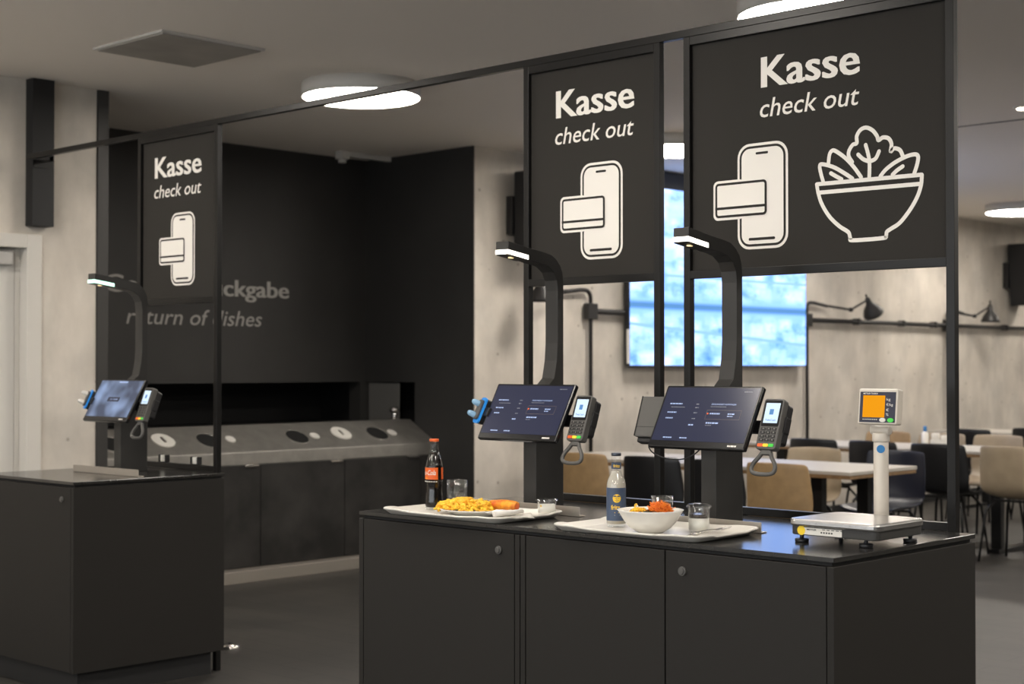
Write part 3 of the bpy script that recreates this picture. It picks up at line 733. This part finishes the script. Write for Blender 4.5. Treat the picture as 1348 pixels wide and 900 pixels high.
# ------------------------------------------------------------------ kitchen scale
t = thing('counter_scale', 'flat steel platform scale with a beige pole and orange display at the counter end', 'scale', (-.141, .347, .9), 0)
sx, sy = .141, .131
base = MB().prism(rrect(-sx + .006, sx - .006, -sy + .006, sy - .006, .022), .022, .048).build('base', M['scalebase'], t, bevel=.003)
MB().prism(rrect(-sx, sx, -sy, sy, .030), .046, .066).build('platter', M['platter'], t, bevel=.006, seg=3)
for fx, fy in ((-.112, -.098), (.082, -.090), (.108, .098), (-.11, .10)):
    f = MB(); f.cyl(.006, .008, .026, T3(fx, fy, 0)).cyl(.019, .0, .010, T3(fx, fy, 0), n=14).build('levelling_foot', M['plastic'], t, bevel=.002)
a = MB(); TB = T3(0, -sy + .0055, 0) @ FRONT
a.prism(rrect(-.088, .030, .025, .044, .001), 0, .0008, TB, M['label'])
put_text(a, 'METTLER', -.078, -.048, .037, .004, TB @ T3(0, 0, .001), M['ink'], bold=.03)
for k in range(5):
    flat(a, [(-.03 + k * .014, .040), (-.021 + k * .014, .040), (-.021 + k * .014, .042), (-.03 + k * .014, .042)], .0011, TB, M['ink'])
    flat(a, [(-.035 + k * .008, .031), (-.030 + k * .008, .031), (-.030 + k * .008, .035), (-.035 + k * .008, .035)], .0011, TB, M['ink'])
a.build('type_label', M['label'], base)
MB().cyl(.0125, 0, .001, TB @ T3(-.096, .035, 0)).build('yellow_sticker', M['dotyellow'], base)
pl_ = MB().cyl(.021, .026, .272, T3(-.022, .170, 0)).cyl(.0245, .268, .292, T3(-.022, .170, 0)).box(-.046, .002, .120, .172, .028, .044).build('pole', M['pole'], t, bevel=.002)
MB().cyl(.0115, 0, .0012, T3(-.022, .170, .248) @ RZ(R(28)) @ T3(0, -.0208, 0) @ FRONT, n=24).build('blue_sticker', M['dotblue'], pl_)
hd = T3(-.022, .170, .30)
MB().cyl(.013, -.03, .03, hd @ RY(R(90)), n=20).build('hinge', M['pole'], pl_, bevel=.003)
HD = T3(-.016, .142, .368) @ RX(-R(6))
disp = MB().prism(rrect(-.062, .062, -.050, .050, .005), 0, -.030, HD @ FRONT).build('display_head', M['pole'], t, bevel=.003)
HF = HD @ FRONT
MB().prism(rrect(-.056, .056, -.045, .041, .001), 0, .0012, HF).build('face', M['scaleface'], disp)
MB().prism(rrect(-.046, .023, -.031, .031, .001), .0012, .002, HF).build('orange_screen', M['orange'], disp)
a = MB(); put_text(a, 'METTLER TOLEDO', -.046, .0, .034, .0042, HF @ T3(0, 0, .0015), M['label'], bold=.02)
for s_, zz in (('kg', .017), ('€/kg', .002), ('€', -.013), ('%', -.026)):
    put_text(a, s_, .028, .028 + .0042 * len(s_) + .004, zz, .007, HF @ T3(0, 0, .0015), M['label'])
for k in range(8): flat(a, [(-.045 + k * .006, -.038), (-.041 + k * .006, -.038), (-.041 + k * .006, -.036), (-.045 + k * .006, -.036)], .0016, HF, M['label'])
a.build('face_lettering', M['label'], disp)
for cx, mm in ((.018, 'label'), (.043, 'green')):
    el = [(cx + .0095 * math.cos(k * math.pi / 10), -.038 + .006 * math.sin(k * math.pi / 10)) for k in range(20)]
    MB().prism(el, .001, .003, HF).build('face_key', M[mm], disp)

# ------------------------------------------------------------------ trays and food
def tray(label, x, y, rz, w=.535, d=.335):
    t = MB(); rings = []
    spec = [(0, .001, 0), (.020, .001, .0), (.026, .001, .002), (.004, .017, 1), (.0, .019, 1), (.0, .022, 1), (.005, .0225, 1), (.028, .006, .002), (.036, .0045, 0)]
    def ring(ins, z, wav):
        p = []; r = max(.05 - ins, .012)
        base_ = rrect(-w / 2 + ins, w / 2 - ins, -d / 2 + ins, d / 2 - ins, r, 6)
        # add intermediate points along the sides for the grip dips
        out = []
        n = len(base_)
        for i in range(n):
            a, b = base_[i], base_[(i + 1) % n]; out.append(a)
            if math.dist(a, b) > .1:
                for k in range(1, 12): out.append((a[0] + (b[0] - a[0]) * k / 12, a[1] + (b[1] - a[1]) * k / 12))
        for (px, py) in out:
            dz = 0
            if wav == 1:
                fx = abs(px) / (w / 2); fy = abs(py) / (d / 2)
                u = fx if fy > .93 and fx < .85 else (fy if fx > .93 and fy < .85 else 1)
                dz = -.0045 * max(0, min(1, (.62 - u) / .14))
            p.append((px, py, z + dz))
        return p
    seq = [(.030, .0, 0), (.022, .0015, 0), (.003, .015, 1), (0, .0165, 1), (0, .020, 1), (.004, .0215, 1), (.010, .0205, 1), (.030, .0052, 0), (.040, .0040, 0)]
    rg = [ring(*s_) for s_ in seq]; n = len(rg[0])
    vs = [p for r_ in rg for p in r_]; fs = []
    for i in range(len(rg) - 1):
        for k in range(n): fs.append((i * n + k, i * n + (k + 1) % n, (i + 1) * n + (k + 1) % n, (i + 1) * n + k))
    t.add(vs, fs, smooth=True)
    o = len(t.v)
    t.f.append(list(range(n))[::-1]); t.mi.append(0); t.sm.append(False)
    t.f.append(list(range((len(rg) - 1) * n, len(rg) * n))); t.mi.append(0); t.sm.append(False)
    ob = t.build('serving_tray', M['tray'], loc=(x, y, .9005)); ob.rotation_euler = (0, 0, rz)
    tag(ob, label, 'tray', 'cream serving trays')
tray('cream serving tray holding the cola bottle and the plate of pasta', -1.430, .145, R(1))
tray('cream serving tray holding the lemonade bottle and the salad bowl', -.690, .155, R(2))
TZ = .905   # top of the tray floor

# cola bottle
t = thing('cola_bottle', 'contoured glass cola bottle with orange cap and red label on the left tray', 'bottle', (-1.632, .17, TZ), R(-42 + 90 - 47))
prof = [(0, .003), (.026, .0), (.0295, .006), (.0305, .018), (.0298, .034), (.0275, .05), (.0262, .068), (.0268, .085), (.0285, .098), (.0295, .112), (.0298, .130), (.0290, .142), (.0262, .157), (.0218, .172), (.0175, .186), (.0146, .200), (.0136, .212), (.0134, .224), (.0150, .226), (.0150, .230), (.0128, .232)]
gb = MB().lathe(prof, 48).build('glass_body', M['thinglass'], t)
liq = [(0, .009), (.028, .009)] + [(r_ - .0003, z_) for r_, z_ in prof[3:14]] + [(.0160, .190), (0, .190)]
MB().lathe(liq, 40).build('cola', M['cola'], gb)
MB().cyl(.0158, .2255, .2345, n=21).build('cap', M['cap'], t, bevel=.0015)
def arc_label(name, par, r, a0, a1, z0, z1, m, n=24):
    rows = []
    for z in (z0, z1): rows.append([(r * math.sin(R(a0 + (a1 - a0) * k / n)), -r * math.cos(R(a0 + (a1 - a0) * k / n)), z) for k in range(n + 1)])
    return MB().grid(rows).build(name, m, par)
lb = arc_label('label', t, .0302, -65, 70, .101, .140, M['colalabel'])
arc_label('rear_label', t, .0302, 96, 150, .101, .140, M['colalabel'])
a = MB(); put_text(a, 'Coca-Cola', -.040, .030, .116, .016, None, M['label'], bold=.012, shear=.35, cyl=.0306)
flat(a, [(0, 0), (0, 0), (0, 0)], 0, None, M['label']) if 0 else None
a.build('label_script', M['label'], lb)
a = MB()
for k in range(9):
    an = R(-60 + k * 15)
    a.box(-.002, .002, -.0004, .0004, -.0015, .0015, Matrix.Translation((.0300 * math.sin(an), -.0300 * math.cos(an), .094)) @ RZ(an), M['label'])
a.build('volume_print', M['label'], t)
for k in range(5):
    an = R(-80 + k * 9)
a = MB()
for k in range(3):
    an = R(-20 + k * 8); a.box(-.001, .001, -.0004, .0004, -.001, .001, Matrix.Translation((.0308 * math.sin(an), -.0308 * math.cos(an), .105)) @ RZ(an), M['yel'])
a.build('label_dots', M['yel'], lb)

# ribbed tumbler
def tumbler(label, loc, r, h, flute, foot):
    t = thing('tumbler', label, 'glass', loc, group='drinking glasses')
    if foot:
        p = [(0, .002), (r * .72, 0), (r * .78, .004), (r * .74, .022), (r * .80, .030), (r * .98, .040), (r, .05), (r, h), (r - .002, h), (r - .003, .05), (r * .75, .036), (0, .034)]
    else:
        p = [(0, 0), (r * .84, 0), (r * .88, .006), (r, h), (r - .0018, h), (r * .86, .012), (0, .010)]
    b_ = MB().lathe(p, 72, flute=flute, nf=12).build('glass_wall', M['glass'], t)
    MB().tube([((r - .001) * math.cos(k * math.pi / 18), (r - .001) * math.sin(k * math.pi / 18), h) for k in range(36)], .0013, 8, closed=True).build('rim', M['glass'], t)
tumbler('empty ribbed tumbler standing behind the plate of pasta', (-1.603, .248, TZ), .034, .094, .03, True)
tumbler('empty plain tumbler standing behind the salad bowl', (-.757, .275, TZ), .033, .088, 0, False)

# plate with pasta and fried roll
t = thing('dinner_plate', 'round white plate under the heap of yellow pasta', 'plate', (-1.405, .145, TZ))
MB().lathe([(0, .002), (.075, .0), (.080, .002), (.100, .012), (.122, .019), (.124, .021), (.120, .0215), (.098, .0150), (.080, .006), (0, .005)], 64).build('dish', M['china'], t)
hp = MB(); rnd = random.Random(3)
def heap_z(x, y, rx, ry, h): return h * max(0, 1 - (x / rx) ** 2 - (y / ry) ** 2) ** .62
CX, CY = -1.436, .122
# the solid under-heap
rows = []
for i in range(9):
    f_ = i / 8; rows.append([(f_ * .080 * math.cos(2 * math.pi * k / 28), f_ * .070 * math.sin(2 * math.pi * k / 28), .016 + (heap_z(f_ * .080 * math.cos(2 * math.pi * k / 28), f_ * .07 * math.sin(2 * math.pi * k / 28), .083, .073, .030)) + rnd.uniform(-.002, .002)) for k in range(29)])
hp.grid(rows)
for i in range(330):
    while True:
        x, y = rnd.uniform(-.098, .098), rnd.uniform(-.086, .086)
        if (x / .098) ** 2 + (y / .086) ** 2 < 1: break
    z = .012 + heap_z(x, y, .1, .088, .037) * rnd.uniform(.75, 1.08)
    th = rnd.uniform(0, 6.28); ti = rnd.uniform(-.5, .5); l = rnd.uniform(.009, .016)
    d_ = Vector((math.cos(th) * math.cos(ti), math.sin(th) * math.cos(ti), math.sin(ti)))
    c = Vector((x, y, z)); s_ = Vector((-math.sin(th), math.cos(th), 0)) * .003
    hp.tube([c - d_ * l, c - d_ * l * .4 + s_, c + d_ * l * .4 - s_, c + d_ * l], [.0030, .0046, .0046, .0030], 6)
o = hp.build('pasta_heap', M['pasta'], loc=(CX, CY, TZ)); tag(o, 'heap of bright yellow pasta pieces on the white plate', 'pasta', kind='stuff')
t = thing('fried_roll', 'orange-brown crispy fried roll at the right edge of the plate', 'food', (-1.325, .185, TZ + .031), R(8))
p_ = [(-.055, 0, .0), (-.035, 0, .001), (0, 0, .003), (.035, 0, .002), (.052, 0, 0)]
rb = MB(); rb.tube(catmull(p_, 5), [.010 + .0062 * math.sin(math.pi * min(1, max(0, (k + 2) / 24))) ** .4 for k in range(21)], 20).build('crust', M['sausage'], t)
MB().lathe([(0, 0), (.009, .001), (.011, -.001)], 16, T3(.0525, 0, 0) @ RY(R(90))).build('cut_end', M['cap'], t)

# napkin with cutlery roll on left tray
nk = MB(); rows = []
for i in range(9):
    u = i / 8; row = []
    for j in range(7):
        v = j / 6
        row.append((-.065 + .13 * u, -.04 + .08 * v - .02 * u, .003 + .010 * math.exp(-((v - .25 - .2 * u) ** 2) / .02) + .004 * math.sin(5 * u + 3 * v)))
    rows.append(row)
o = nk.grid(rows).build('paper_napkin', M['napkin'], solid=.0012, loc=(-1.222, .100, TZ + .012)); o.rotation_euler = (0, R(3), R(62)); tag(o, 'crumpled white paper napkin spread over the right of the left tray', 'napkin')
t = thing('rolled_napkin', 'white paper napkin rolled into a tube at the front of the left tray', 'napkin', (-1.190, .065, TZ + .024), R(80))
MB().tube([(-.055, 0, 0), (-.02, 0, .001), (.02, 0, .002), (.055, 0, .004)], [.0085, .0082, .0075, .006], 16).build('roll', M['napkin'], t)
MB().tube([(-.0565, 0, 0), (-.054, 0, 0)], .0045, 12).build('roll_core', M['tray'], t)

# dessert jars
def jar(label, loc, s, full):
    t = thing('dessert_jar', label, 'jar', loc, group='clear dessert jars')
    r = .0275 * s; h = .074 * s if full else .048 * s
    MB().lathe([(0, 0), (r * .88, 0), (r * .92, .004), (r, .012), (r, h * .78), (r * 1.06, h * .82), (r * 1.06, h * .86), (r * .98, h * .86), (r * .96, h * .80), (r * .96, .01), (0, .006)], 40).build('jar_wall', M['glass'], t)
    lid = MB().lathe([(0, h * .99), (r * .9, h * .98), (r * 1.1, h * .94), (r * 1.2, h * .90), (r * 1.2, h * .87), (r * 1.08, h * .87)], 40).build('lid', M['glass'], t)
    if full:
        MB().cyl(r * .93, .006, h * .50, n=36).build('cream', M['cream'], t)
        MB().cyl(r * .93, h * .50, h * .63, n=36).build('dark_sauce', M['coffee'], t)
        MB().lathe([(.0035, h * .98), (.0045, h * 1.04), (0, h * 1.07)], 12).build('lid_knob', M['glass'], lid)
    else:
        MB().cyl(r * .93, .006, h * .62, n=36).build('cream', M['cream'], t)
        MB().box(-.003, .003, -r * .95, -r * .90, h * .5, h * .62).build('fruit_bit', M['yel'], t)
jar('low clear jar of white cream on the right end of the left tray', (-1.215, .268, TZ + .004), 1.08, False)
jar('taller clear jar with white cream and a dark sauce layer right of the salad bowl', (-.576, .214, TZ), 1.12, True)

# lemonade bottle
t = thing('lemonade_bottle', 'slim lemonade bottle with slate blue and yellow label on the right tray', 'bottle', (-.843, .165, TZ), R(43))
prof = [(0, .003), (.0255, 0), (.0282, .005), (.0288, .012), (.0288, .118), (.0284, .126), (.0265, .136), (.0222, .147), (.0175, .157), (.0150, .166), (.0142, .178), (.0138, .200), (.0136, .208), (.0145, .210), (.0145, .214), (.0128, .215)]
gb = MB().lathe(prof, 48).build('glass_body', M['thinglass'], t)
MB().lathe([(0, .010), (.0272, .010)] + [(r_ - .0004, z_) for r_, z_ in prof[3:10]] + [(0, .170)], 40).build('lemonade', M['lemon'], gb)
MB().cyl(.0150, .210, .2195, n=21).build('crown_cap', M['silvercap'], t, bevel=.0015)
lb = arc_label('body_label', t, .0291, -180, 178, .020, .117, M['bluelabel'], 60)
nl = arc_label('neck_label', t, .0146, -180, 178, .172, .190, M['bluelabel'], 40)
a = MB()
def cyl_poly(mb, poly, r, m): # flat shape wrapped onto the bottle
    mb.add([(r * math.sin(x / r), -r * math.cos(x / r), y) for x, y in poly], [tuple(range(len(poly)))], None, m)
NS = 16
for k in range(NS):
    xa, xb = -.0125 + .025 * k / NS, -.0125 + .025 * (k + 1) / NS
    ha, hb = math.sqrt(max(0, .0125 ** 2 - xa * xa)), math.sqrt(max(0, .0125 ** 2 - xb * xb))
    cyl_poly(a, [(xa, .086 - ha), (xb, .086 - hb), (xb, .086 + hb), (xa, .086 + ha)], .0294, M['yel'])
for sx_ in (-1, 1):  # two heads inside the round emblem: dark hair, eyes and mouth as simple marks
    cyl_poly(a, [(sx_ * (.0055 + .0052 * math.cos(k * math.pi / 8)), .0905 + .0045 * math.sin(k * math.pi / 8)) for k in range(9)], .0299, M['bluelabel'])
    cyl_poly(a, [(sx_ * .0045 - .0008, .0855), (sx_ * .0045 + .0022, .0855), (sx_ * .0045 + .0022, .0868), (sx_ * .0045 - .0008, .0868)], .0299, M['bluelabel'])
    cyl_poly(a, [(sx_ * .0045 - .0014, .0795), (sx_ * .0045 + .0018, .0795), (sx_ * .0045 + .0018, .0806), (sx_ * .0045 - .0014, .0806)], .0299, M['bluelabel'])
cyl_poly(a, [(-.0006, .0765), (.0006, .0765), (.0006, .090), (-.0006, .090)], .0299, M['bluelabel'])
put_text(a, 'fritz', -.018, .010, .053, .0135, None, M['yel'], bold=.022, cyl=.0294)
cyl_poly(a, [(-.007, .043), (.006, .043), (.006, .0455), (-.007, .0455)], .0294, M['yel'])
cyl_poly(a, [(-.007, .036), (.010, .036), (.010, .0375), (-.007, .0375)], .0294, M['label'])
a.build('label_emblem', M['yel'], lb)
a = MB(); put_text(a, 'fritz', -.010, .011, .1765, .009, None, M['yel'], bold=.022, cyl=.0149); a.build('neck_lettering', M['yel'], nl)
a = MB()
for k in range(5): a.cyl(.0008, 0, .0004, Matrix.Translation((.0290 * math.sin(-.3 + k * .16), -.0290 * math.cos(-.3 + k * .16), .0155 - .002 * (k % 2))) @ RZ(-.3 + k * .16) @ FRONT, M['yel'], n=8)
a.build('base_dots', M['yel'], t)

# salad bowl
t = thing('salad_bowl', 'deep white china bowl filled with salad on the right tray', 'bowl', (-.673, .113, TZ))
MB().lathe([(0, .003), (.036, 0), (.040, .003), (.060, .015), (.076, .034), (.086, .051), (.0925, .0615), (.0955, .0655), (.092, .066), (.084, .058), (.072, .038), (.055, .019), (0, .010)], 72).build('china', M['china'], t)
sg = MB(); rows = [[(r_ * math.cos(2 * math.pi * k / 30), r_ * math.sin(2 * math.pi * k / 30), .053 + rnd.uniform(-.003, .004)) for k in range(31)] for r_ in (0, .02, .04, .06, .075)]
sg.grid(rows)
for i in range(60):
    th, rr_ = rnd.uniform(0, 6.28), rnd.uniform(0, .068); x, y = rr_ * math.cos(th), rr_ * math.sin(th)
    a_ = rnd.uniform(0, 6.28); l = rnd.uniform(.006, .013); z = .056 + rnd.uniform(0, .006)
    sg.add([(x - l * math.cos(a_), y - l * math.sin(a_), z), (x + l * .5 * math.sin(a_), y - l * .5 * math.cos(a_), z + .004), (x + l * math.cos(a_), y + l * math.sin(a_), z + .002), (x - l * .5 * math.sin(a_), y + l * .5 * math.cos(a_), z - .001)], [(0, 1, 2, 3)])
o = sg.build('salad_leaves', M['greens'], loc=(-.673, .113, TZ)); tag(o, 'dark green leaves lining the white salad bowl', 'salad', kind='stuff')
def shreds(name, mtl, cx, cy, rx, ry, h, n, label, cat, lr=(.006, .014), rad=.0012, z0=.052):
    g = MB(); rows = []
    for i in range(7):
        f_ = i / 6; rows.append([(f_ * rx * .85 * math.cos(2 * math.pi * k / 24), f_ * ry * .85 * math.sin(2 * math.pi * k / 24), z0 + heap_z(f_ * rx * .85, 0, rx * .9, 1, h * .85)) for k in range(25)])
    g.grid(rows)
    for i in range(n):
        while True:
            x, y = rnd.uniform(-rx, rx), rnd.uniform(-ry, ry)
            if (x / rx) ** 2 + (y / ry) ** 2 < 1: break
        z = z0 + heap_z(x, y, rx * 1.05, ry * 1.05, h) * rnd.uniform(.85, 1.1)
        th = rnd.uniform(0, 6.28); ti = rnd.uniform(-.9, .6); l = rnd.uniform(*lr)
        d_ = Vector((math.cos(th) * math.cos(ti), math.sin(th) * math.cos(ti), math.sin(ti))) * l; c = Vector((x, y, z))
        g.tube([c - d_, c + Vector((0, 0, .001)), c + d_], rad, 5)
    o = g.build(name, mtl, loc=(cx, cy, TZ)); tag(o, label, cat, kind='stuff')
shreds('carrot_heap', M['carrot'], -.648, .128, .034, .034, .032, 260, 'heap of orange carrot shreds in the salad bowl', 'carrots')
shreds('corn_salad', M['pasta'], -.700, .095, .028, .026, .016, 130, 'yellow salad pieces left of the carrot shreds in the bowl', 'salad', (.002, .005), .0026)
t = thing('cress_sprig', 'small pale curled sprig standing up at the left of the salad', 'garnish', (-.728, .112, TZ + .056))
MB().tube(catmull([(0, 0, 0), (.002, 0, .010), (-.002, .001, .018), (.004, 0, .022), (.007, 0, .017)], 4), .0022, 8).build('stem', M['yel'], t)
MB().lathe([(0, -.003), (.004, 0), (0, .003)], 10, T3(.007, 0, .017)).build('bud', M['cream'], t)

# fork and knife on right tray
t = thing('fork', 'steel fork with four tines lying on the right tray', 'fork', (-.499, .175, TZ + .012), R(98))
MB().tube([(-.105, 0, .001), (-.06, 0, .003), (0, 0, .004), (.03, 0, .001)], [.0045, .004, .0025, .003], 8).build('handle', M['steelbright'], t)
MB().grid([[(.03, -.004, .001), (.03, .004, .001)], [(.042, -.010, -.001), (.042, .010, -.001)], [(.055, -.011, .002), (.055, .011, .002)]]).build('neck', M['steelbright'], t, solid=.0015)
for k in range(4):
    yy = -.0093 + k * .0062
    MB().tube([(.054, yy, .002), (.075, yy, .001), (.098, yy, .006)], [.0016, .0014, .0007], 6).build('tine', M['steelbright'], t)
t = thing('knife', 'steel knife handle lying beside the fork on the right tray', 'knife', (-.510, .120, TZ + .0065), R(104))
MB().tube([(-.075, 0, 0), (-.03, 0, .001), (.005, 0, .001)], [.0055, .005, .0038], 8).build('handle', M['steelbright'], t)
MB().prism([(.004, -.004), (.05, -.006), (.075, -.004), (.083, .003), (.004, .004)], -.0006, .0006, T3(0, 0, .001)).build('blade', M['steelbright'], t)

# ------------------------------------------------------------------ big display on the back wall
t = thing('wall_display', 'huge wall display glowing pale blue behind the signs', 'display', (-5.48, 7.19, 2.09))
MB().box(-.119, -.05, -1.18, 1.18, -.70, .72).box(-.05, -.004, -1.258, 1.258, -.712, .725).box(-.118, .002, -1.258, 1.258, .722, .855).build('casing', M['plastic'], t, bevel=.004)
MB().box(-.004, 0, -1.25, 1.25, -.704, .716).build('picture', M['tv'], t)
MB().box(-.02, .002, -1.272, -1.2585, -.69, -.42).build('side_socket', M['label'], t, bevel=.002)

# speakers
for (y, z0, z1, lb) in ((4.87, 2.20, 2.79, 'black loudspeaker high on the back wall left of the middle sign'), (12.80, 2.06, 2.74, 'black loudspeaker high on the back wall at the right edge')):
    t = thing('wall_speaker', lb, 'loudspeaker', (-5.40, y, (z0 + z1) / 2), group='black wall loudspeakers')
    h = (z1 - z0) / 2
    MB().box(-.14, .14, -.19, .19, -h, h, RX(R(5) if y > 6 else 0)).build('cabinet', M['plastic'], t, bevel=.008)
    MB().box(-.2, -.14, -.21, .03, -.16, .12).build('bracket', M['pipe'], t, bevel=.003)

# ------------------------------------------------------------------ pipe rail with wall lamps
PX = -5.545
t = thing('conduit_rail', 'thin black conduit pipe running along the back wall left and right of the display', 'pipe', (PX, 5.54, 1.80))
run = MB().tube([(0, 0, 0), (0, 10.8, 0)], .022, 12).build('long_pipe', M['pipe'], t)
for y in (0, 3.02, 5.68, 9.1):
    # drop pipe with bent top
    s_ = -1 if y == 0 else 1
    pts = [(0, y, -1.72), (0, y, .10)] + [(0, y + s_ * .06 * (1 - math.cos(k * math.pi / 8)), .10 + .06 * math.sin(k * math.pi / 8)) for k in range(1, 5)] + [(0, y + s_ * .12, .16), (.0, y + s_ * .34, .135)]
    MB().tube(pts, .016, 10).build('drop_pipe', M['pipe'], t)
    MB().box(-.03, .03, y - .055, y + .055, -.06, .06).build('junction_box', M['pipe'], t, bevel=.006)
for y in (.9, 1.9, 3.9, 4.75, 5.4, 7.0, 7.8, 8.6):
    MB().box(-.045, .026, y - .02, y + .02, -.028, .032).build('pipe_clamp', M['pipe'], t, bevel=.003)
def wall_lamp(y, s_, tilt, label):
    t = thing('wall_lamp', label, 'lamp', (PX + .02, y, 1.935), group='black arm lamps on the back wall')
    MB().tube([(0, 0, 0), (.10, s_ * .22, -.03)], .012, 8).build('lower_arm', M['pipe'], t)
    MB().tube([(.10, s_ * .22, -.03), (.16, s_ * .40, .06)], .010, 8).build('upper_arm', M['pipe'], t)
    MB().lathe([(0, .02), (.02, .015), (.02, -.015), (0, -.02)], 12, T3(.10, s_ * .22, -.03) @ RX(R(90))).build('joint', M['pipe'], t)
    S = T3(.17, s_ * .43, .035) @ RX(tilt)
    MB().lathe([(0, .06), (.022, .055), (.028, .02), (.035, -.01), (.075, -.06), (.095, -.11), (.098, -.125), (.092, -.125), (.07, -.06), (0, -.02)], 28, S).build('shade', M['pipe'], t)
    MB().cyl(.008, .055, .10, S).build('finial', M['pipe'], t)
wall_lamp(5.20, -1, 0, 'black bell-shaped wall lamp seen just left of the middle kiosk arm')
wall_lamp(8.90, 1, R(38), 'black bell-shaped wall lamp tilted to the right, right of the display')
wall_lamp(11.36, 1, 0, 'black bell-shaped wall lamp hanging straight, right of the tall frame post')

# ------------------------------------------------------------------ dining tables and chairs
def table(label, x0, x1, y0, y1, legs):
    t = thing('dining_table', label, 'table', ((x0 + x1) / 2, (y0 + y1) / 2, 0), group='white dining tables')
    w, d = (x1 - x0) / 2, (y1 - y0) / 2
    tp = MB().box(-w, w, -d, d, .728, .75).build('tabletop', M['tabletop'], t, bevel=.003)
    MB().box(-w + .004, w - .004, -d + .004, d - .004, .705, .728).build('plywood_rim', M['tableedge'], tp, bevel=.003)
    for lx in legs:
        q = lx - (x0 + x1) / 2
        for yy in (-d + .13, d - .13):
            MB().box(q - .04, q + .04, yy - .03, yy + .03, .03, .706).build('leg', M['chairleg'], t, bevel=.003)
        MB().box(q - .04, q + .04, -d + .07, d - .07, 0, .03).build('floor_bar', M['chairleg'], t, bevel=.003)
table('white dining table nearest the counter, beyond the right kiosk', -5.25, -2.73, 4.62, 5.42, (-3.03, -4.95))
table('white dining table in the second row, behind the scale', -5.3, -1.9, 7.20, 8.00, (-3.12, -5.0, -2.2))
table('white dining table in the third row by the back wall', -5.3, -2.6, 10.3, 11.1, (-3.0, -5.0))
def make_chair():
    t = thing('dining_chair', '', 'chair')
    prof = [(-.235, .825), (-.228, .76), (-.218, .68), (-.205, .60), (-.190, .54), (-.165, .49), (-.12, .457), (-.05, .445), (.05, .447), (.13, .452), (.19, .445), (.215, .43)]
    hw = [.212, .216, .226, .23, .228, .222, .218, .215, .213, .21, .20, .185]
    rows = []
    for (y, z), h in zip(prof, hw):
        row = []
        for k in range(-6, 7):
            u = k / 6; back = max(0, min(1, (z - .45) / .15))
            row.append((u * h, y + back * .055 * u * u * (1 if z > .47 else .6), z + (1 - back) * .03 * abs(u) ** 3 + (-.008 * u * u if z > .8 else 0)))
        rows.append(row)
    MB().grid(rows).build('shell', M['chairbrown'], t, solid=.011, sub=1)
    for sx_ in (-1, 1):
        for sy_ in (-1, 1):
            MB().tube([(sx_ * .13, sy_ * .11, .437), (sx_ * .175, sy_ * .17, .36), (sx_ * .21, sy_ * .215, 0)], [.010, .010, .009], 10).build('leg', M['chairleg'], t)
    MB().box(-.14, .14, -.13, -.11, .425, .44).box(-.14, .14, .11, .13, .425, .44).build('seat_mount', M['chairleg'], t)
    return t
ch0 = make_chair(); first = True
BR, BK, BG, NV = M['chairbrown'], M['chairblack'], M['chairbeige'], M['chairnavy']
chairs = [
    (-4.44, 4.34, 0, BR, 'brown shell chair at the first table, beside the middle kiosk column'),
    (-3.88, 4.34, 4, BK, 'black shell chair at the first table, behind the lemonade bottle'),
    (-3.40, 4.34, 0, BK, 'black shell chair at the first table, mostly hidden behind the right kiosk column'),
    (-2.94, 4.34, 0, BR, 'brown shell chair at the end of the first table, below the right card reader'),
    (-3.66, 5.52, 180, BG, 'beige shell chair on the far side of the first table, left of the scale pole'),
    (-3.06, 5.56, 180, NV, 'dark navy shell chair on the far side of the first table, behind the scale pole'),
    (-4.40, 7.03, 0, BK, 'black shell chair at the second table, farthest left of its row'),
    (-3.87, 7.03, -4, BK, 'black shell chair at the second table, behind the scale pole'),
    (-3.33, 6.98, 3, BK, 'black shell chair at the second table, just left of the tall frame post'),
    (-2.78, 6.98, 0, BG, 'large beige shell chair right of the tall frame post'),
    (-4.62, 8.20, 180, BR, 'brown shell chair on the far side of the second table, behind the scale display'),
    (-4.12, 8.20, 180, BG, 'beige shell chair on the far side of the second table, left of the napkin holder'),
    (-3.62, 8.20, 180, BG, 'beige shell chair across the second table, right of the tall frame post'),
    (-4.38, 9.55, 0, BK, 'black shell chair behind the tall frame post in the third row'),
    (-4.02, 10.1, 0, BK, 'black shell chair at the right picture edge in the third row'),
]
for i, (x, y, rz, c, lb) in enumerate(chairs):
    if i == 0:
        ch0.location = (x, y, 0); ch0.rotation_euler = (0, 0, R(rz)); ch0['label'] = lb; ch0['group'] = 'shell dining chairs'
    else: dup(ch0, (x, y, 0), R(rz), lb, 'shell dining chairs', {BR: c} if c is not BR else None)
# things on the second table
t = thing('napkin_holder', 'white napkin holder on the second dining table left of the frame post', 'holder', (-3.80, 7.74, .75), R(20))
MB().box(-.07, .07, -.04, .04, 0, .05).build('box', M['label'], t, bevel=.004)
MB().box(-.06, .0, -.03, .03, .05, .10).box(.01, .06, -.03, .02, .05, .085).build('napkins', M['napkin'], t, bevel=.006)
t = thing('condiment_bottle', 'small blue-capped condiment bottle beside the napkin holder', 'bottle', (-3.96, 7.80, .75))
MB().lathe([(0, 0), (.025, 0), (.027, .01), (.027, .09), (.012, .11), (0, .11)], 20).build('body', M['cream'], t)
MB().cyl(.014, .108, .15).build('cap', M['dotblue'], t)
